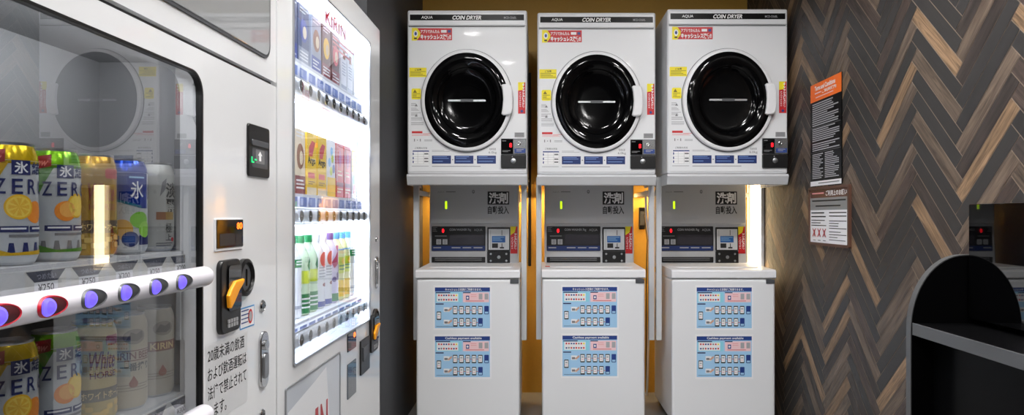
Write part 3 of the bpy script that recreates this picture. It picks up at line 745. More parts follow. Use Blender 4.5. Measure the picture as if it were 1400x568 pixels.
def key_lock(o, t, u, z, r):
    MB(o).lathe([(r, .0003), (r, .003), (r * .75, .006), (r * .7, .004), (r * .2, .004)], CHROME, lambda a, b, w: (FX + w, u + a, z + b), 24, (True, True)).box(FX + .0035, FX + .0045, u - r * .12, u + r * .12, z - r * .5, z + r * .5, BLACK).build('key_lock', t)

GZ1 = EYE + .267; GZ0 = .42; GU0, GU1 = .56, 1.281       # window opening
CANX = -0.712; UPZ = EYE - .066; LOZ = EYE - .330; CH = .163
def can_machine():
    o = (-0.98, 1.07, 0)
    t = thing('drink_vending_machine', 'white vending machine with drink cans behind a dark window and orange coin lever', 'vending machine', o)
    # cabinet shell: back, sides, top, floor
    cab = MB(o); xb = -1.40
    cab.box(xb, xb + .03, A0, A1 - .004, .02, ATOP - .01, WHITE).box(xb + .03, FX - .085, A0, A0 + .03, .02, ATOP - .01, WHITE).box(xb + .03, FX - .085, A1 - .034, A1 - .004, .02, ATOP - .01, WHITE)
    cab.box(xb + .03, FX - .085, A0 + .03, A1 - .034, ATOP - .04, ATOP - .01, WHITE).box(xb + .03, FX - .085, A0 + .03, A1 - .034, .02, .06, WHITE)
    cab.build('cabinet', t)
    for fy in (A0 + .08, A1 - .08):
        for fx in (xb + .08, FX - .15):
            MB(o).lathe([(.03, 0), (.03, .012), (.015, .014), (.015, .021)], BLACK, lambda u, v, w, fx=fx, fy=fy: (fx + u, fy + v, w), 16).build('foot', t)
    # display niche behind the window
    n = MB(o); nx = -0.86; NG = mat('niche_grey', (150, 150, 152), .5)
    n.box(nx - .01, nx, GU0 - .02, 1.345, .30, 1.40, NG).box(nx, FX - .05, 1.335, 1.345, .30, 1.40, NG).box(nx, FX - .05, GU0 - .03, GU0 - .02, .30, 1.40, NG).box(nx, FX - .05, GU0 - .02, 1.335, 1.39, 1.40, NG).box(nx, FX - .05, GU0 - .02, 1.335, .30, .31, NG)
    n.build('display_niche', t)
    MB(o).box(FX - .075, FX - .060, GU0 + .02, 1.26, 1.372, 1.388, mat('niche_tube', (250, 250, 250), .4, emit=(250, 250, 250), strength=13.0), .003).build('light_tube', t)
    # lower door with the window cut out
    gap0 = EYE + .309
    outer = rrect(A0, .06, A1, gap0, .006, 8); inner = rrect(GU0, GZ0, GU1, GZ1, .040, 8)
    d = MB(o); d.ringprism(outer, inner, lf, -.042, 0.0, WHITE2); door = d.build('door', t)
    MB(o).ringprism(rrect(GU0 + .0003, GZ0 + .0003, GU1 - .0003, GZ1 - .0003, .040, 8), rrect(GU0 + .005, GZ0 + .005, GU1 - .005, GZ1 - .005, .036, 8), lf, -.010, .002, BLACK).build('window_gasket', door)
    MB(o).prism(rrect(GU0 + .0055, GZ0 + .0055, GU1 - .0055, GZ1 - .0055, .0355, 8), lf, -.004, -.0035, GLASS).build('window_glass', door)
    # dark groove and upper sign door
    MB(o).box(FX - .06, FX - .012, A0, A1 - .002, gap0 + .0002, gap0 + .010, BLACK).build('door_gap', t)
    ud = MB(o); ud.prism(rrect(A0, gap0 + .0102, A1, ATOP, .006, 8), lf, -.05, 0, WHITE2); up = ud.build('upper_door', t)
    sg = MB(o); zs = EYE + .368
    sg.prism(rrect(A0 + .03, zs, 1.592, ATOP - .03, .028, 8), lf, .0004, .004, SIGNM, .002)
    sg.build('sign_panel', up)
    MB(o).ringprism(rrect(A0 + .024, zs - .006, 1.598, ATOP - .024, .034, 8), rrect(A0 + .0295, zs - .0005, 1.5925, ATOP - .0295, .0285, 8), lf, .0003, .003, GREYD).build('sign_gasket', up)
    # shelves with price tags
    for z, pr, nm in ((UPZ, ('¥250', '¥250', '¥300', '¥250', '¥200', '¥250'), 'up'), (LOZ, ('¥250', '¥250', '¥300', '¥300', '¥300', '¥300'), 'lo')):
        sh = MB(o); sh.box(nx + .001, -0.668, GU0 - .018, 1.334, z - .012, z - .0005, GREYL)
        sh.box(-0.672, -0.665, GU0 - .018, 1.318, z - .062, z - .006, mat('tag_rail', (205, 205, 204), .4)).build('shelf', t)
        shelf = bpy.data.objects[[q.name for q in kids(t) if q.name.startswith('shelf')][-1]]
        for i in range(6):
            uc = CU[i] + .004; zt = z; z = z - .009
            q = Decal(); f = left_face(-0.665)
            q.rect(uc - .038, z - .053, uc + .038, z + .002, mat('tag_paper', (206, 203, 196), .5), 1)
            q.poly([(uc - .037, z + .001), (uc + .037, z + .001), (uc + .022, z - .0135), (uc - .022, z - .0135)], mat('tag_slate', (66, 70, 84), .5), 2)
            q.text('つめたい', uc - .018, z - .0105, uc + .018, z - .0025, mat('tag_pale', (150, 152, 165), .5), 3, .01)
            q.rect(uc - .022, z - .05, uc + .022, z - .014, PAPER, 2).text(pr[i], uc - .016, z - .0265, uc + .014, z - .0165, INK, 3, .01)
            q.build('price_tag', f, shelf, o); z = zt
    # button rails
    for zc, first in ((EYE - .111, True), (EYE - .363, False)):
        r = MB(o); xr = FX + .020; ry, rz = .019, .0185
        rings = []
        for yy, k in ((GU0 - .02, 1.0), (1.240, 1.0), (1.247, .97), (1.252, .86), (1.2545, .6), (1.255, .3)):
            rings.append([(xr + ry * k * math.cos(a) * (1.0), yy, zc + rz * k * math.sin(a)) for a in [2 * PI * j / 24 for j in range(24)]])
        r.loft(rings, mat('rail_white', (222, 220, 228), .25, coat=.4)); rail = r.build('button_rail', t)
        for i, uc in enumerate((.752, .8285, .906, .983, 1.060, 1.137)):
            RIM = mat('button_rim_red', (196, 28, 52), .35) if i < 2 else mat('button_rim_grey', (92, 94, 98), .35)
            CUP = mat('button_cup_maroon', (70, 14, 22), .4) if i < 2 else mat('button_cup_grey', (58, 60, 62), .4)
            def bf(u, v, w, uc=uc): # wraps the bezel on the round rail
                a = v / rz
                return (xr + (ry + w) * math.cos(a), uc + u, zc + (rz + w) * math.sin(a))
            b = MB(o)
            def patch(ou, inn, w0, w1, m):
                b.loft([[bf(u, v, w0) for u, v in ou], [bf(u, v, w1) for u, v in inn]], m, (False, False))
            E1 = ell(.004, 0, .0265, .0150); E2 = ell(.0045, 0, .0235, .0120); E3 = ell(.0045, 0, .0225, .0110)
            patch(E1, E2, .0002, .0022, RIM); patch(E2, E3, .0022, .0008, RIM)
            b.loft([[bf(u, v, .0008) for u, v in E3], [bf(u * .5, v * .5, .0009) for u, v in E3], [bf(u * .02 + .004, v * .02, .0009) for u, v in E3]], CUP, (False, True))
            bb = b.build('button_bezel', rail, 'red button bezel' if i < 2 else None)
            b = MB(o); C = ell(-.005, 0, .0115, .0105, 24)
            b.loft([[bf(u, v, .0010) for u, v in C], [bf(u * .95 - .0003, v * .95, .0036) for u, v in C], [bf((u + .005) * .62 - .005, v * .62, .0046) for u, v in C]], VIOLET, (False, False))
            b.loft([[bf((u + .005) * .62 - .005, v * .62, .0046) for u, v in C], [bf((u + .005) * .03 - .005, v * .03, .0052) for u, v in C]], VIOLETC, (False, True))
            bo = b.build('button', rail)
    # right hand column of fittings
    (u0, z1), (u1, z0) = (fp(337, 0)[0], 0), (fp(366, 0)[0], 0)
    z1, z0 = EYE + .201, EYE + .086
    cr = MB(o).prism(rrect(u0, z0, u1, z1, .008), lf, .0003, .005, BLACK, .002).build('card_reader', t)
    f = left_face(FX + .005); w = u1 - u0
    MB(o).prism(rrect(u0 + w * .12, z1 - .047, u1 - w * .1, z1 - .034, .003), f, 0, .003, GREYD, .001).build('card_slot', cr)
    d = Decal(); d.poly(rrect(u0 + w * .15, z0 + .02, u1 - w * .12, z1 - .052, .004), GREYD, 1).poly([(u0 + w * .5, z0 + .058), (u0 + w * .6, z0 + .048), (u0 + w * .55, z0 + .048), (u0 + w * .55, z0 + .036), (u0 + w * .45, z0 + .036), (u0 + w * .45, z0 + .048), (u0 + w * .4, z0 + .048)], INKW, 3).poly(rrect(u0 + w * .3, z0 + .03, u0 + w * .72, z0 + .061, .003), INKG, 2)
    d.rect(u0 + w * .10, z0 + .032, u0 + w * .14, z0 + .043, GRLED, 3).rect(u0 + w * .10, z0 + .030, u0 + w * .22, z0 + .033, GRLED, 3).rect(u0 + w * .25, z0 + .036, u0 + w * .34, z0 + .039, GRLED, 3)
    d.build('reader_face', f, cr, o)
    u0, u1 = fp(293.5, 0)[0], fp(329.5, 0)[0]; z1, z0 = EYE - .0085, EYE - .0645
    MB(o).prism(rrect(u0 - .004, z0 - .006, u1 + .003, z1 + .003, .004), lf, .0003, .003, WHITEP, .001).build('display_frame', t)
    dp = MB(o).prism(rrect(u0, z0, u1, z1, .002), lf, .0032, .0045, BLACKG).build('price_display', t)
    d = Decal(); w = u1 - u0; d.text('80', u1 - w * .26, z1 - .020, u1 - w * .04, z1 - .006, ORLED, 1, .04).rect(u0 + w * .1, z0 + .004, u1 - w * .35, z1 - .028, mat('display_slate', (38, 40, 44), .2), 1).rect(u1 - w * .3, z0 + .004, u1 - w * .06, z1 - .030, mat('display_slate'), 1)
    d.build('display_digits', left_face(FX + .0045), dp, o)
    uc0, uc1 = fp(295.5, 0)[0], fp(321, 0)[0]
    coin_mech(o, t, uc0, fp(323.5, 0)[0], EYE - .236, EYE - .089, fp(331.5, 0)[0], EYE - .132, .040)
    # round lock stickers and handle
    u0, u1 = fp(327.5, 0)[0], fp(347.5, 0)[0]; d = Decal(); z1, z0 = EYE - .197, EYE - .243
    d.rect(u0, z0, u1, z1, mat('sticker_blue', (60, 140, 200), .4), 1).rect(u0 + .003, z0 + .003, u1 - .003, z1 - .003, PAPER, 2).lines(u0 + .006, z0 + .006, u0 + .045, z1 - .006, 4, BLUE, 3, .3, 2).poly(ell(u1 - .022, (z0 + z1) / 2, .012, .016, 16), INKR, 3).poly(ell(u1 - .022, (z0 + z1) / 2, .008, .011, 16), INKL, 4)
    d.build('round_seal_sticker', lf, t, o, label='small blue edged sticker')
    key_lock(o, t, fp(357.5, 0)[0], EYE - .206, .014)
    key_lock(o, t, fp(357, 0)[0], EYE - .452, .012)
    u = fp(358.5, 0)[0]; chrome_handle(o, t, u, EYE - .394, EYE - .264, .0225)
    # age notice
    u0, u1 = fp(281.5, 0)[0], fp(338, 0)[0]; z1 = EYE - .2475; z0 = EYE - .402; d = Decal()
    d.rect(u0, z0, u1, z1, mat('notice_clear_sheet', (208, 209, 211), .35), 1)
    for k, s_, e in ((0, '20歳未満の飲酒', .93), (1, 'および飲酒運転は', .99), (2, '法律で禁止されて', .99), (3, 'います。', .48)):
        zt = z1 - .006 - k * .0365
        d.text(s_, u0 + .006, zt - .029, u0 + (u1 - u0) * e - .004, zt - .002, INK, 2, .008)
    d.build('age_notice', lf, t, o, label='clear sheet with black age limit lettering')
CU = [(-CANX) * F / (737 - x) for x in (12, 70, 120, 170, 211)]
CU = [CU[0] + (CU[4] - CU[0]) * i / 4 for i in range(5)] + [CU[4] + (CU[4] - CU[0]) / 4]
can_machine()

# ------------------------------------------------------------------ the cans
ALU = mat('can_aluminium', (196, 198, 200), .28, metal=.9)
def can(kind, label, group, loc, rotz):
    r = .0325; H = CH
    fn = lambda u, v, w: (u, v, w)
    sh = {'lemon': mat('can_yellow', (240, 202, 20), .22, metal=.6), 'lime': mat('can_lime', (140, 206, 30), .22, metal=.6), 'gold': mat('can_gold', (214, 166, 56), .25, metal=.6),
          'blue': mat('can_blue', (30, 74, 190), .22, metal=.6), 'grey': mat('can_silver_white', (196, 196, 190), .35, metal=.25), 'beer': mat('can_cream', (202, 190, 162), .35, metal=.25), 'beer2': mat('can_cream_grey', (192, 184, 166), .35, metal=.25), 'cream': mat('can_straw', (206, 184, 118), .35, metal=.3)}[kind]
    body = {'lemon': mat('can_white', (206, 210, 212), .35, metal=.2), 'lime': mat('can_white'), 'blue': mat('can_white')}.get(kind, sh)
    t = thing('drink_can', label, 'can', loc, group, rotz)
    b = MB()
    b.lathe([(.024, .001), (.0265, 0), (.029, .004)], ALU, fn, 40, (True, False))
    b.lathe([(.029, .004), (r, .012), (r, H - .024)], body, fn, 40, (False, False))
    b.lathe([(r, H - .024), (.0315, H - .016), (.0285, H - .007), (.0272, H - .004)], sh, fn, 40, (False, False))
    b.build('body', t)
    MB().lathe([(.0272, H - .004), (.0282, H - .002), (.0280, H), (.0265, H), (.0258, H - .005), (.01, H - .006), (.0005, H - .006)], ALU, fn, 40, (False, True)).prism(rrect(-.007, -.014, .007, .006, .006), up_face(H - .0058), 0, .0012, ALU).build('lid', t)
    def rad(v):
        if v <= H - .024: return r
        if v <= H - .016: return r - .001 * (v - H + .024) / .008
        return .0315 - .003 * (v - H + .016) / .009
    cyl = lambda u, v, w: ((rad(v) + .0002 + w) * math.sin(u / r), -(rad(v) + .0002 + w) * math.cos(u / r), v)
    d = Decal(.00022); hi = H - .0245
    HALF = PI * r * .97
    if kind in ('lemon', 'lime'):
        A = sh; Bc = mat('can_leaf', (78, 140, 40), .35, metal=.2) if kind == 'lime' else mat('can_amber', (214, 170, 20), .35, metal=.2)
        d.rect(-.030, hi - .004, .030, hi, A, 1)
        d.poly([(-.075, hi - .002), (-.022, hi - .002), (-.036, hi - .030), (-.050, hi - .062), (-.090, hi - .085)], Bc, 1)
        d.poly([(-.058, hi - .010), (-.026, hi - .002), (-.026, hi + .015), (-.058, hi + .010)], mat('ribbon_maroon', (150, 24, 36), .4), 2)
        d.rect(-.058, hi, -.026, hi + .0015, mat('ribbon_maroon'), 3)
        d.text('New', -.053, hi - .002, -.031, hi + .009, mat('ribbon_pink', (225, 130, 130), .4), 4, .02, .25)
        d.rect(-.0195, hi - .0185, .0025, hi + .0005, mat('can_navy', (24, 38, 98), .4), 2).text('氷', -.0165, hi - .017, -.0005, hi - .001, INKW, 3, .02).text('結', .0045, hi - .0175, .021, hi - .0005, mat('can_navy'), 3, .02)
        for i, c_ in enumerate('ZERO'): d.text(c_, -.037 + i * .0180, hi - .044, -.025 + i * .0180, hi - .024, mat('can_navy'), 3, .01)
        if kind == 'lemon':
            cx, cy = -.011, hi - .061
            d.poly(ell(cx, cy, .0165, .0165), mat('lemon_rind', (238, 186, 30), .4), 2).poly(ell(cx, cy, .0142, .0142), mat('lemon_flesh', (250, 214, 90), .4), 3)
            for k in range(8):
                a = k * PI / 4; d.poly([(cx, cy), (cx + .012 * math.cos(a - .25), cy + .012 * math.sin(a - .25)), (cx + .012 * math.cos(a + .25), cy + .012 * math.sin(a + .25))], mat('lemon_pulp', (240, 190, 60), .4), 4)
            d.poly(ell(.011, hi - .068, .014, .015), mat('fruit_orange', (238, 140, 40), .4), 1)
        else:
            d.poly(ell(.008, hi - .058, .015, .018), mat('lemon_rind'), 2).poly(ell(.008, hi - .058, .0125, .0155), mat('lemon_flesh'), 3)
            d.poly(ell(-.008, hi - .066, .0145, .0145), mat('fruit_orange'), 2).poly(ell(-.006, hi - .064, .0105, .011), mat('fruit_peach', (246, 176, 84), .4), 3)
        d.rect(-.034, hi - .0945, .000, hi - .0865, mat('can_navy'), 2).rect(.002, hi - .0945, .040, hi - .0865, mat('can_navy'), 2)
        d.lines(-.030, hi - .0925, -.003, hi - .0885, 1, INKW, 3, .6).lines(.005, hi - .0925, .036, hi - .0885, 1, INKW, 3, .6)
        d.lines(-.022, hi - .1035, .026, hi - .0975, 1, INKG, 2, .6)
        d.poly([(-.055, .0135), (.05, .0135), (.05, .030), (.02, .019), (-.02, .017), (-.055, .028)], Bc, 2)
        for k in range(5): d.poly([(-.040 + k * .016, .014), (-.031 + k * .016, .014), (-.033 + k * .016, .030), (-.038 + k * .016, .030)], mat('can_navy') if kind == 'lemon' else INKG, 1)
    elif kind in ('gold', 'cream'):
        MR = mat('can_maroon', (122, 34, 40), .4); DK = mat('can_dark_brown', (62, 44, 30), .4)
        d.poly(rrect(.004, hi - .014, .030, hi + .002, .004), mat('can_seal_red', (170, 34, 40), .4), 1)
        d.text('White', -.022, hi - .050, .020, hi - .022, MR, 1, .02, .1).text('HORSE', -.018, hi - .064, .022, hi - .054, MR, 1, .01)
        d.rect(-.075, hi - .100, .06, hi - .080, DK if kind == 'gold' else mat('can_band_grey', (96, 88, 72), .4), 1).text('ホワイトホース', -.030, hi - .096, .034, hi - .085, mat('can_gold_pale', (230, 205, 140), .4), 2, .01)
        R = random.Random(4)
        for k in range(16):
            x, y = R.uniform(-.05, .05), R.uniform(.016, hi - .104); d.poly(rrect(x - .005, y - .004, x + .005, y + .004, .0015, 2), mat('can_ice', (226, 190, 104), .35), 1 + k % 4)
    elif kind == 'blue':
        d.poly([(-.075, hi), (.026, hi), (.026, hi - .060), (.012, hi - .060), (-.030, hi - .048), (-.075, hi - .042)], sh, 1)
        d.poly([(-.075, hi - .038), (-.030, hi - .044), (.012, hi - .056), (.012, hi - .060), (-.030, hi - .048), (-.075, hi - .042)], mat('can_teal', (0, 110, 130), .4), 2)
        d.text('氷', -.006, hi - .044, .016, hi - .014, INKW, 2, .01).lines(-.008, hi - .011, .018, hi - .006, 1, LBLUE, 2, .6)
        d.text('結', .030, hi - .044, .048, hi - .016, mat('can_navy'), 2, .01)
        d.poly(ell(.010, hi - .080, .017, .014), mat('fruit_green', (120, 190, 50), .4), 1).poly(ell(.020, hi - .096, .013, .014), mat('fruit_green2', (150, 212, 80), .4), 2).poly(ell(-.018, hi - .096, .016, .017), mat('fruit_amber', (210, 160, 60), .4), 1)
        d.poly(ell(-.006, .026, .013, .013), mat('can_navy'), 3).poly(ell(-.006, .026, .010, .010), BLUE, 4).rect(.008, .016, .05, .032, mat('can_navy'), 1).rect(-.06, .016, -.022, .032, mat('can_navy'), 1)
    elif kind == 'grey':
        for i, c_ in enumerate('淡麗'): d.text(c_, .004, hi - .052 - i * .03 + .012, .030, hi - .024 - i * .03 + .012, INK, 2, .02)
        d.poly([(-.002, hi - .012), (.006, hi - .004), (.004, hi - .024), (-.006, hi - .038)], INKG, 1)
        d.rect(-.012, hi - .080, .004, hi - .066, mat('can_bronze', (150, 96, 60), .35, metal=.3), 3).rect(.004, hi - .080, .022, hi - .066, mat('can_bronze2', (176, 140, 60), .35, metal=.3), 3).text('極', .004, hi - .104, .018, hi - .086, INK, 2).text('上', .004, hi - .118, .018, hi - .106, INK, 2)
        d.lines(-.012, hi - .130, .02, hi - .122, 2, INKG, 2, .5).poly(ell(.020, .022, .004, .004, 12), INKR, 2)
    else:
        MB_ = mat('can_beer_brown', (116, 50, 40), .4)
        d.text('KIRIN', -.034, hi - .052, .004, hi - .040, MB_, 2, .02).text('BEER', .008, hi - .052, .034, hi - .040, MB_, 2, .02).rect(-.075, hi - .055, .06, hi - .0535, MB_, 1).rect(-.075, hi - .0385, .06, hi - .037, MB_, 1)
        if kind == 'beer2': d.rect(-.075, hi - .055, .06, hi - .037, mat('can_band_brown', (140, 80, 64), .4), 1).text('KIRIN', -.020, hi - .052, .022, hi - .040, mat('can_gold_pale'), 3, .02)
        else: d.text('一番搾り', -.020, hi - .072, .030, hi - .058, INK, 2, .02)
        d.poly([(0, hi - .080), (.007, hi - .092), (.006, hi - .098), (0, hi - .101), (-.006, hi - .098), (-.007, hi - .092)], mat('can_drop', (150, 80, 60), .4), 2)
        d.poly(ell(.002, hi - .014, .018, .013), mat('can_emblem', (150, 140, 120), .4), 1).poly([(-.012, hi - .02), (-.004, hi - .006), (.004, hi - .010), (.014, hi - .005), (.016, hi - .016), (.006, hi - .022)], mat('can_emblem_dark', (96, 84, 70), .4), 2)
        d.lines(-.03, .03, .03, .044, 3, mat('can_emblem'), 2, .3)
    d.build('label_print', cyl, t, maxu=.004, vcuts=(H - .024, H - .021, H - .0185, H - .016, H - .013, H - .010))
    return t
UG, LG = 'cans on the upper shelf', 'cans on the lower shelf'
def face(u, extra): return math.atan2(-CANX, u) + math.radians(extra)
for i, (k, lb, ex) in enumerate((('lemon', 'yellow topped lemon can on the upper shelf of the near vending machine', 39), ('lime', 'lime green topped citrus can on the upper shelf beside the gold can', 39),
        ('gold', 'gold yellow can with maroon lettering on the upper shelf', 22), ('blue', 'blue topped can with green fruit on the upper shelf', 22), ('grey', 'silver grey can at the far end of the upper shelf', 26))):
    can(k, lb, UG, (CANX, CU[i], UPZ), face(CU[i], ex))
for i, (k, lb, ex) in enumerate((('lemon', 'yellow topped lemon can on the lower shelf below the button rail', 38), ('lime', 'lime green topped citrus can on the lower shelf beside the straw can', 38),
        ('cream', 'straw coloured can with a grey band on the lower shelf', 24), ('beer', 'cream beer can with brown lettering and a drop mark on the lower shelf', 20), ('beer2', 'cream can with a brown band at the far end of the lower shelf', 24))):
    can(k, lb, LG, (CANX, CU[i], LOZ), face(CU[i], ex))

# ------------------------------------------------------------------ vending machine with cartons and bottles (far)
B0, B1, BTOP = 1.648, 2.705, 1.824
DU0, DU1, DZ0, DZ1 = 1.752, 2.535, EYE - .385, EYE + .640
RAILZ = (EYE + .347, EYE - .002, EYE - .334)
BASEZ = (EYE + .424, EYE + .060, EYE - .290)
def carton_machine():
    o = (-0.98, 2.18, 0)
    t = thing('carton_vending_machine', 'white vending machine with a brightly lit display of cartons, next to the charcoal wall', 'vending machine', o)
    xb = -1.40
    cab = MB(o)
    cab.box(xb, xb + .03, B0, B1, .02, BTOP - .004, WHITE).box(xb + .03, FX - .05, B0, B0 + .025, .02, BTOP - .004, WHITE).box(xb + .03, FX - .05, B1 - .025, B1, .02, BTOP - .004, WHITE).box(xb + .03, FX - .05, B0 + .025, B1 - .025, BTOP - .03, BTOP - .004, WHITE).box(xb + .03, FX - .05, B0 + .025, B1 - .025, .02, .05, WHITE)
    cab.build('cabinet', t)
    for fy in (B0 + .08, B1 - .08):
        for fx in (xb + .08, FX - .12):
            MB(o).lathe([(.03, 0), (.03, .012), (.015, .014), (.015, .021)], BLACK, lambda u, v, w, fx=fx, fy=fy: (fx + u, fy + v, w), 16).build('foot', t)
    # door: a frame round the display, with the delivery window below
    d = MB(o)
    outer = rrect(B0, .05, B1, BTOP, .006, 6); inner = rrect(DU0, DZ0, DU1, DZ1, .010, 6)
    d.ringprism(outer, inner, lf, -.045, 0, WHITE2); door = d.build('door', t)
    MB(o).ringprism(rrect(DU0 - .004, DZ0 - .004, DU1 + .006, DZ1 + .004, .012, 6), rrect(DU0 + .001, DZ0 + .001, DU1 - .001, DZ1 - .001, .010, 6), lf, .0003, .005, STEEL).build('display_bezel', door)
    MB(o).prism(rrect(DU0 + .0005, DZ0 + .0005, DU1 - .0005, DZ1 - .0005, .010), lf, -.003, -.0025, GLASS2).build('display_glass', door)
    nx = -0.80
    n = MB(o)
    n.box(nx - .006, nx, DU0 - .03, DU1 + .03, DZ0 - .02, DZ1 + .03, BACKLIT); n.build('backlit_panel', t)
    n = MB(o); NW = mat('niche_white', (236, 238, 242), .4)
    n.box(nx + .0005, FX - .046, DU0 - .03, DU0 - .022, DZ0 - .02, DZ1 + .03, NW).box(nx + .0005, FX - .046, DU1 + .022, DU1 + .03, DZ0 - .02, DZ1 + .03, NW).box(nx + .0005, FX - .046, DU0 - .022, DU1 + .022, DZ1 + .022, DZ1 + .03, NW).box(nx + .0005, FX - .046, DU0 - .022, DU1 + .022, DZ0 - .02, DZ0 - .012, NW)
    n.build('display_niche', t)
    for u in (DU0 + .004, DU1 - .012):
        MB(o).box(FX - .020, FX - .010, u, u + .007, DZ0 + .002, DZ1 - .002, COOLLED, .002).build('light_tube', t)
    MB(o).box(FX - .024, FX - .012, DU0 + .02, DU1 - .02, DZ1 - .012, DZ1 - .002, COOLLED, .002).build('light_tube', t)
    for k in (0, 1):
        MB(o).box(FX - .056, FX - .046, DU0 + .02, DU1 - .02, RAILZ[k] - .030, RAILZ[k] - .022, COOLLED, .002).build('light_tube', t)
    # header print
    q = Decal(); q.text('KIRIN', 2.03, EYE + .575, 2.24, EYE + .618, mat('kirin_red', (206, 30, 48), .4), 1, .02).lines(2.10, EYE + .51, 2.34, EYE + .555, 3, mat('print_rose'), 1, .4, 3)
    q.build('header_print', left_face(FX - .0034), t, o)
    # shelves, tags, button rails
    for k in range(3):
        sh = MB(o).box(nx + .001, -0.652, DU0 - .02, DU1 + .02, BASEZ[k] - .008, BASEZ[k] - .0005, NW).build('shelf', t)
        sl = MB(o); sl.prism([(-0.652, BASEZ[k] - .0085), (-0.644, RAILZ[k] + .024), (-0.650, RAILZ[k] + .024), (-0.658, BASEZ[k] - .0085)], lambda u, v, w: (u, w, v), DU0 + .002, DU1 - .03, NW)
        strip = sl.build('tag_strip', sh)
        q = Decal(); zz0, zz1 = RAILZ[k] + .026, min(BASEZ[k] - .010, RAILZ[k] + .052)
        for i in range(10):
            u = 1.79 + i * .0725
            q.rect(u - .028, zz0, u + .026, zz1, mat('tag_blue', (128, 150, 214), .4), 1).rect(u - .024, zz0 + .004, u - .004, zz1 - .004, mat('tag_blue_pale', (182, 196, 236), .4), 2)
        q.build('price_tags', left_face(-0.643), sh, o)
        r = MB(o); xr = FX - .0245
        r.loft([[(xr + .020 * math.cos(a), yy, RAILZ[k] + .0235 * math.sin(a)) for a in [2 * PI * j / 20 for j in range(20)]] for yy in (DU0 + .002, DU1 - .002)], mat('rail_silver', (200, 202, 204), .3, metal=.2))
        rail = r.build('button_rail', t)
        for i in range(10):
            u = 1.828 + i * .0725
            fb = lambda a, b, w, u=u: (xr + .0195 + w * .35, u + a, RAILZ[k] + b)
            MB(o).lathe([(.0168, -.002), (.0168, .004), (.0150, .006), (.0140, .003)], STEEL, fb, 24, (False, False)).lathe([(.0140, .003), (.008, .0035), (.001, .0035)], mat('button_olive', (58, 55, 40), .4), fb, 24, (False, True)).box(xr + .0195, xr + .022, u - .005, u + .005, RAILZ[k] - .002, RAILZ[k] + .002, INKL).build('button', rail)
    # lower front: delivery window with big red lettering
    w0, w1, wz0, wz1 = 1.700, 2.155, .22, EYE - .436
    MB(o).ringprism(rrect(w0 - .005, wz0 - .005, w1 + .006, wz1 + .005, .006, 4), rrect(w0, wz0, w1, wz1, .004, 4), lf, .0003, .004, mat('window_trim_grey', (128, 130, 134), .35)).build('delivery_frame', t)
    dw = MB(o).prism(rrect(w0 + .0004, wz0 + .0004, w1 - .0004, wz1 - .0004, .004), lf, .0003, .002, mat('delivery_pane', (196, 202, 212), .08, coat=.4)).build('delivery_window', t)
    q = Decal(); q.poly([(w0 + .01, wz0 + .01), (w0 + .01, wz1 - .06), (1.92, wz1 - .03), (2.02, wz1 - .012), (2.10, wz0 + .01)], mat('pane_white', (226, 228, 232), .2), 1)
    for i, (c_, a) in enumerate(zip('KIRIN', (1.72, 1.795, 1.84, 1.92, 1.965))):
        q.text(c_, a, EYE - .685, a + (.026 if c_ == 'I' else .068), EYE - .545, mat('kirin_red_muted', (184, 60, 66), .4), 2, .03)
    q.build('delivery_print', left_face(FX + .002), dw, o)
    def slot(nm, x0, x1, za, zb, m, lab=None, dep=.003):
        return MB(o).prism(rrect(fp(x0, 0)[0], zb, fp(x1, 0)[0], za, .003), lf, .0003, dep, m, .001).build(nm, t, lab)
    dp = slot('price_display', 474.5, 486, EYE - .392, EYE - .452, BLACKG)
    u1 = fp(486, 0)[0]; Decal().text('0', u1 - .036, EYE - .415, u1 - .010, EYE - .398, ORLED, 1, .06).build('display_digit', left_face(FX + .003), dp, o)
    slot('dark_window', 474.5, 486, EYE - .492, EYE - .608, mat('slate_window', (70, 78, 88), .1, coat=.3))
    bs = slot('bill_slot', 491.5, 503.5, EYE - .444, EYE - .565, BLACK, None, .006)
    ub = fp(497, 0)[0]; MB(o).prism([(ub - .035, EYE - .47), (ub + .035, EYE - .47), (ub + .03, EYE - .50), (ub - .03, EYE - .52)], left_face(FX + .006), .0002, .004, GREYD, .001).build('bill_guide', bs)
    coin_mech(o, t, 2.535, 2.645, EYE - .515, EYE - .375, 2.615, EYE - .395, .038)
    chrome_handle(o, t, 2.64, EYE - .283, EYE - .158, .018)
    key_lock(o, t, 2.64, EYE - .092, .010)
carton_machine()

# ------------------------------------------------------------------ cartons and bottles in the lit display
def col(n, c=(200, 200, 200), r=.4): return mat(n, c, r)
def carton(name, label, cat, group, u, z, w, dp, h, base, deco, gable=False, top=None):
    xf = -0.662                     # front face
    c = (xf - dp / 2, u, z); t = thing(name, label, cat, c, group)
    m = MB(c)
    if gable:
        hb = h * .82
        m.box(xf - dp, xf, u - w / 2, u + w / 2, z + .0005, z + hb, base, .0015)
        P = [(xf, z + hb), (xf - dp, z + hb), (xf - dp / 2 - .003, z + h - .012), (xf - dp / 2 - .003, z + h), (xf - dp / 2 + .003, z + h), (xf - dp / 2 + .003, z + h - .012)]
        m.prism(P, lambda a, b, ww: (a, ww, b), u - w / 2 + .001, u + w / 2 - .001, top or base)
    else:
        m.box(xf - dp, xf, u - w / 2, u + w / 2, z + .0005, z + h, base, .0015)
    m.build('pack', t)
    d = Decal(.0003); deco(d, u, z, w, h if not gable else h * .82); d.build('print', left_face(xf), t, c)
    return t
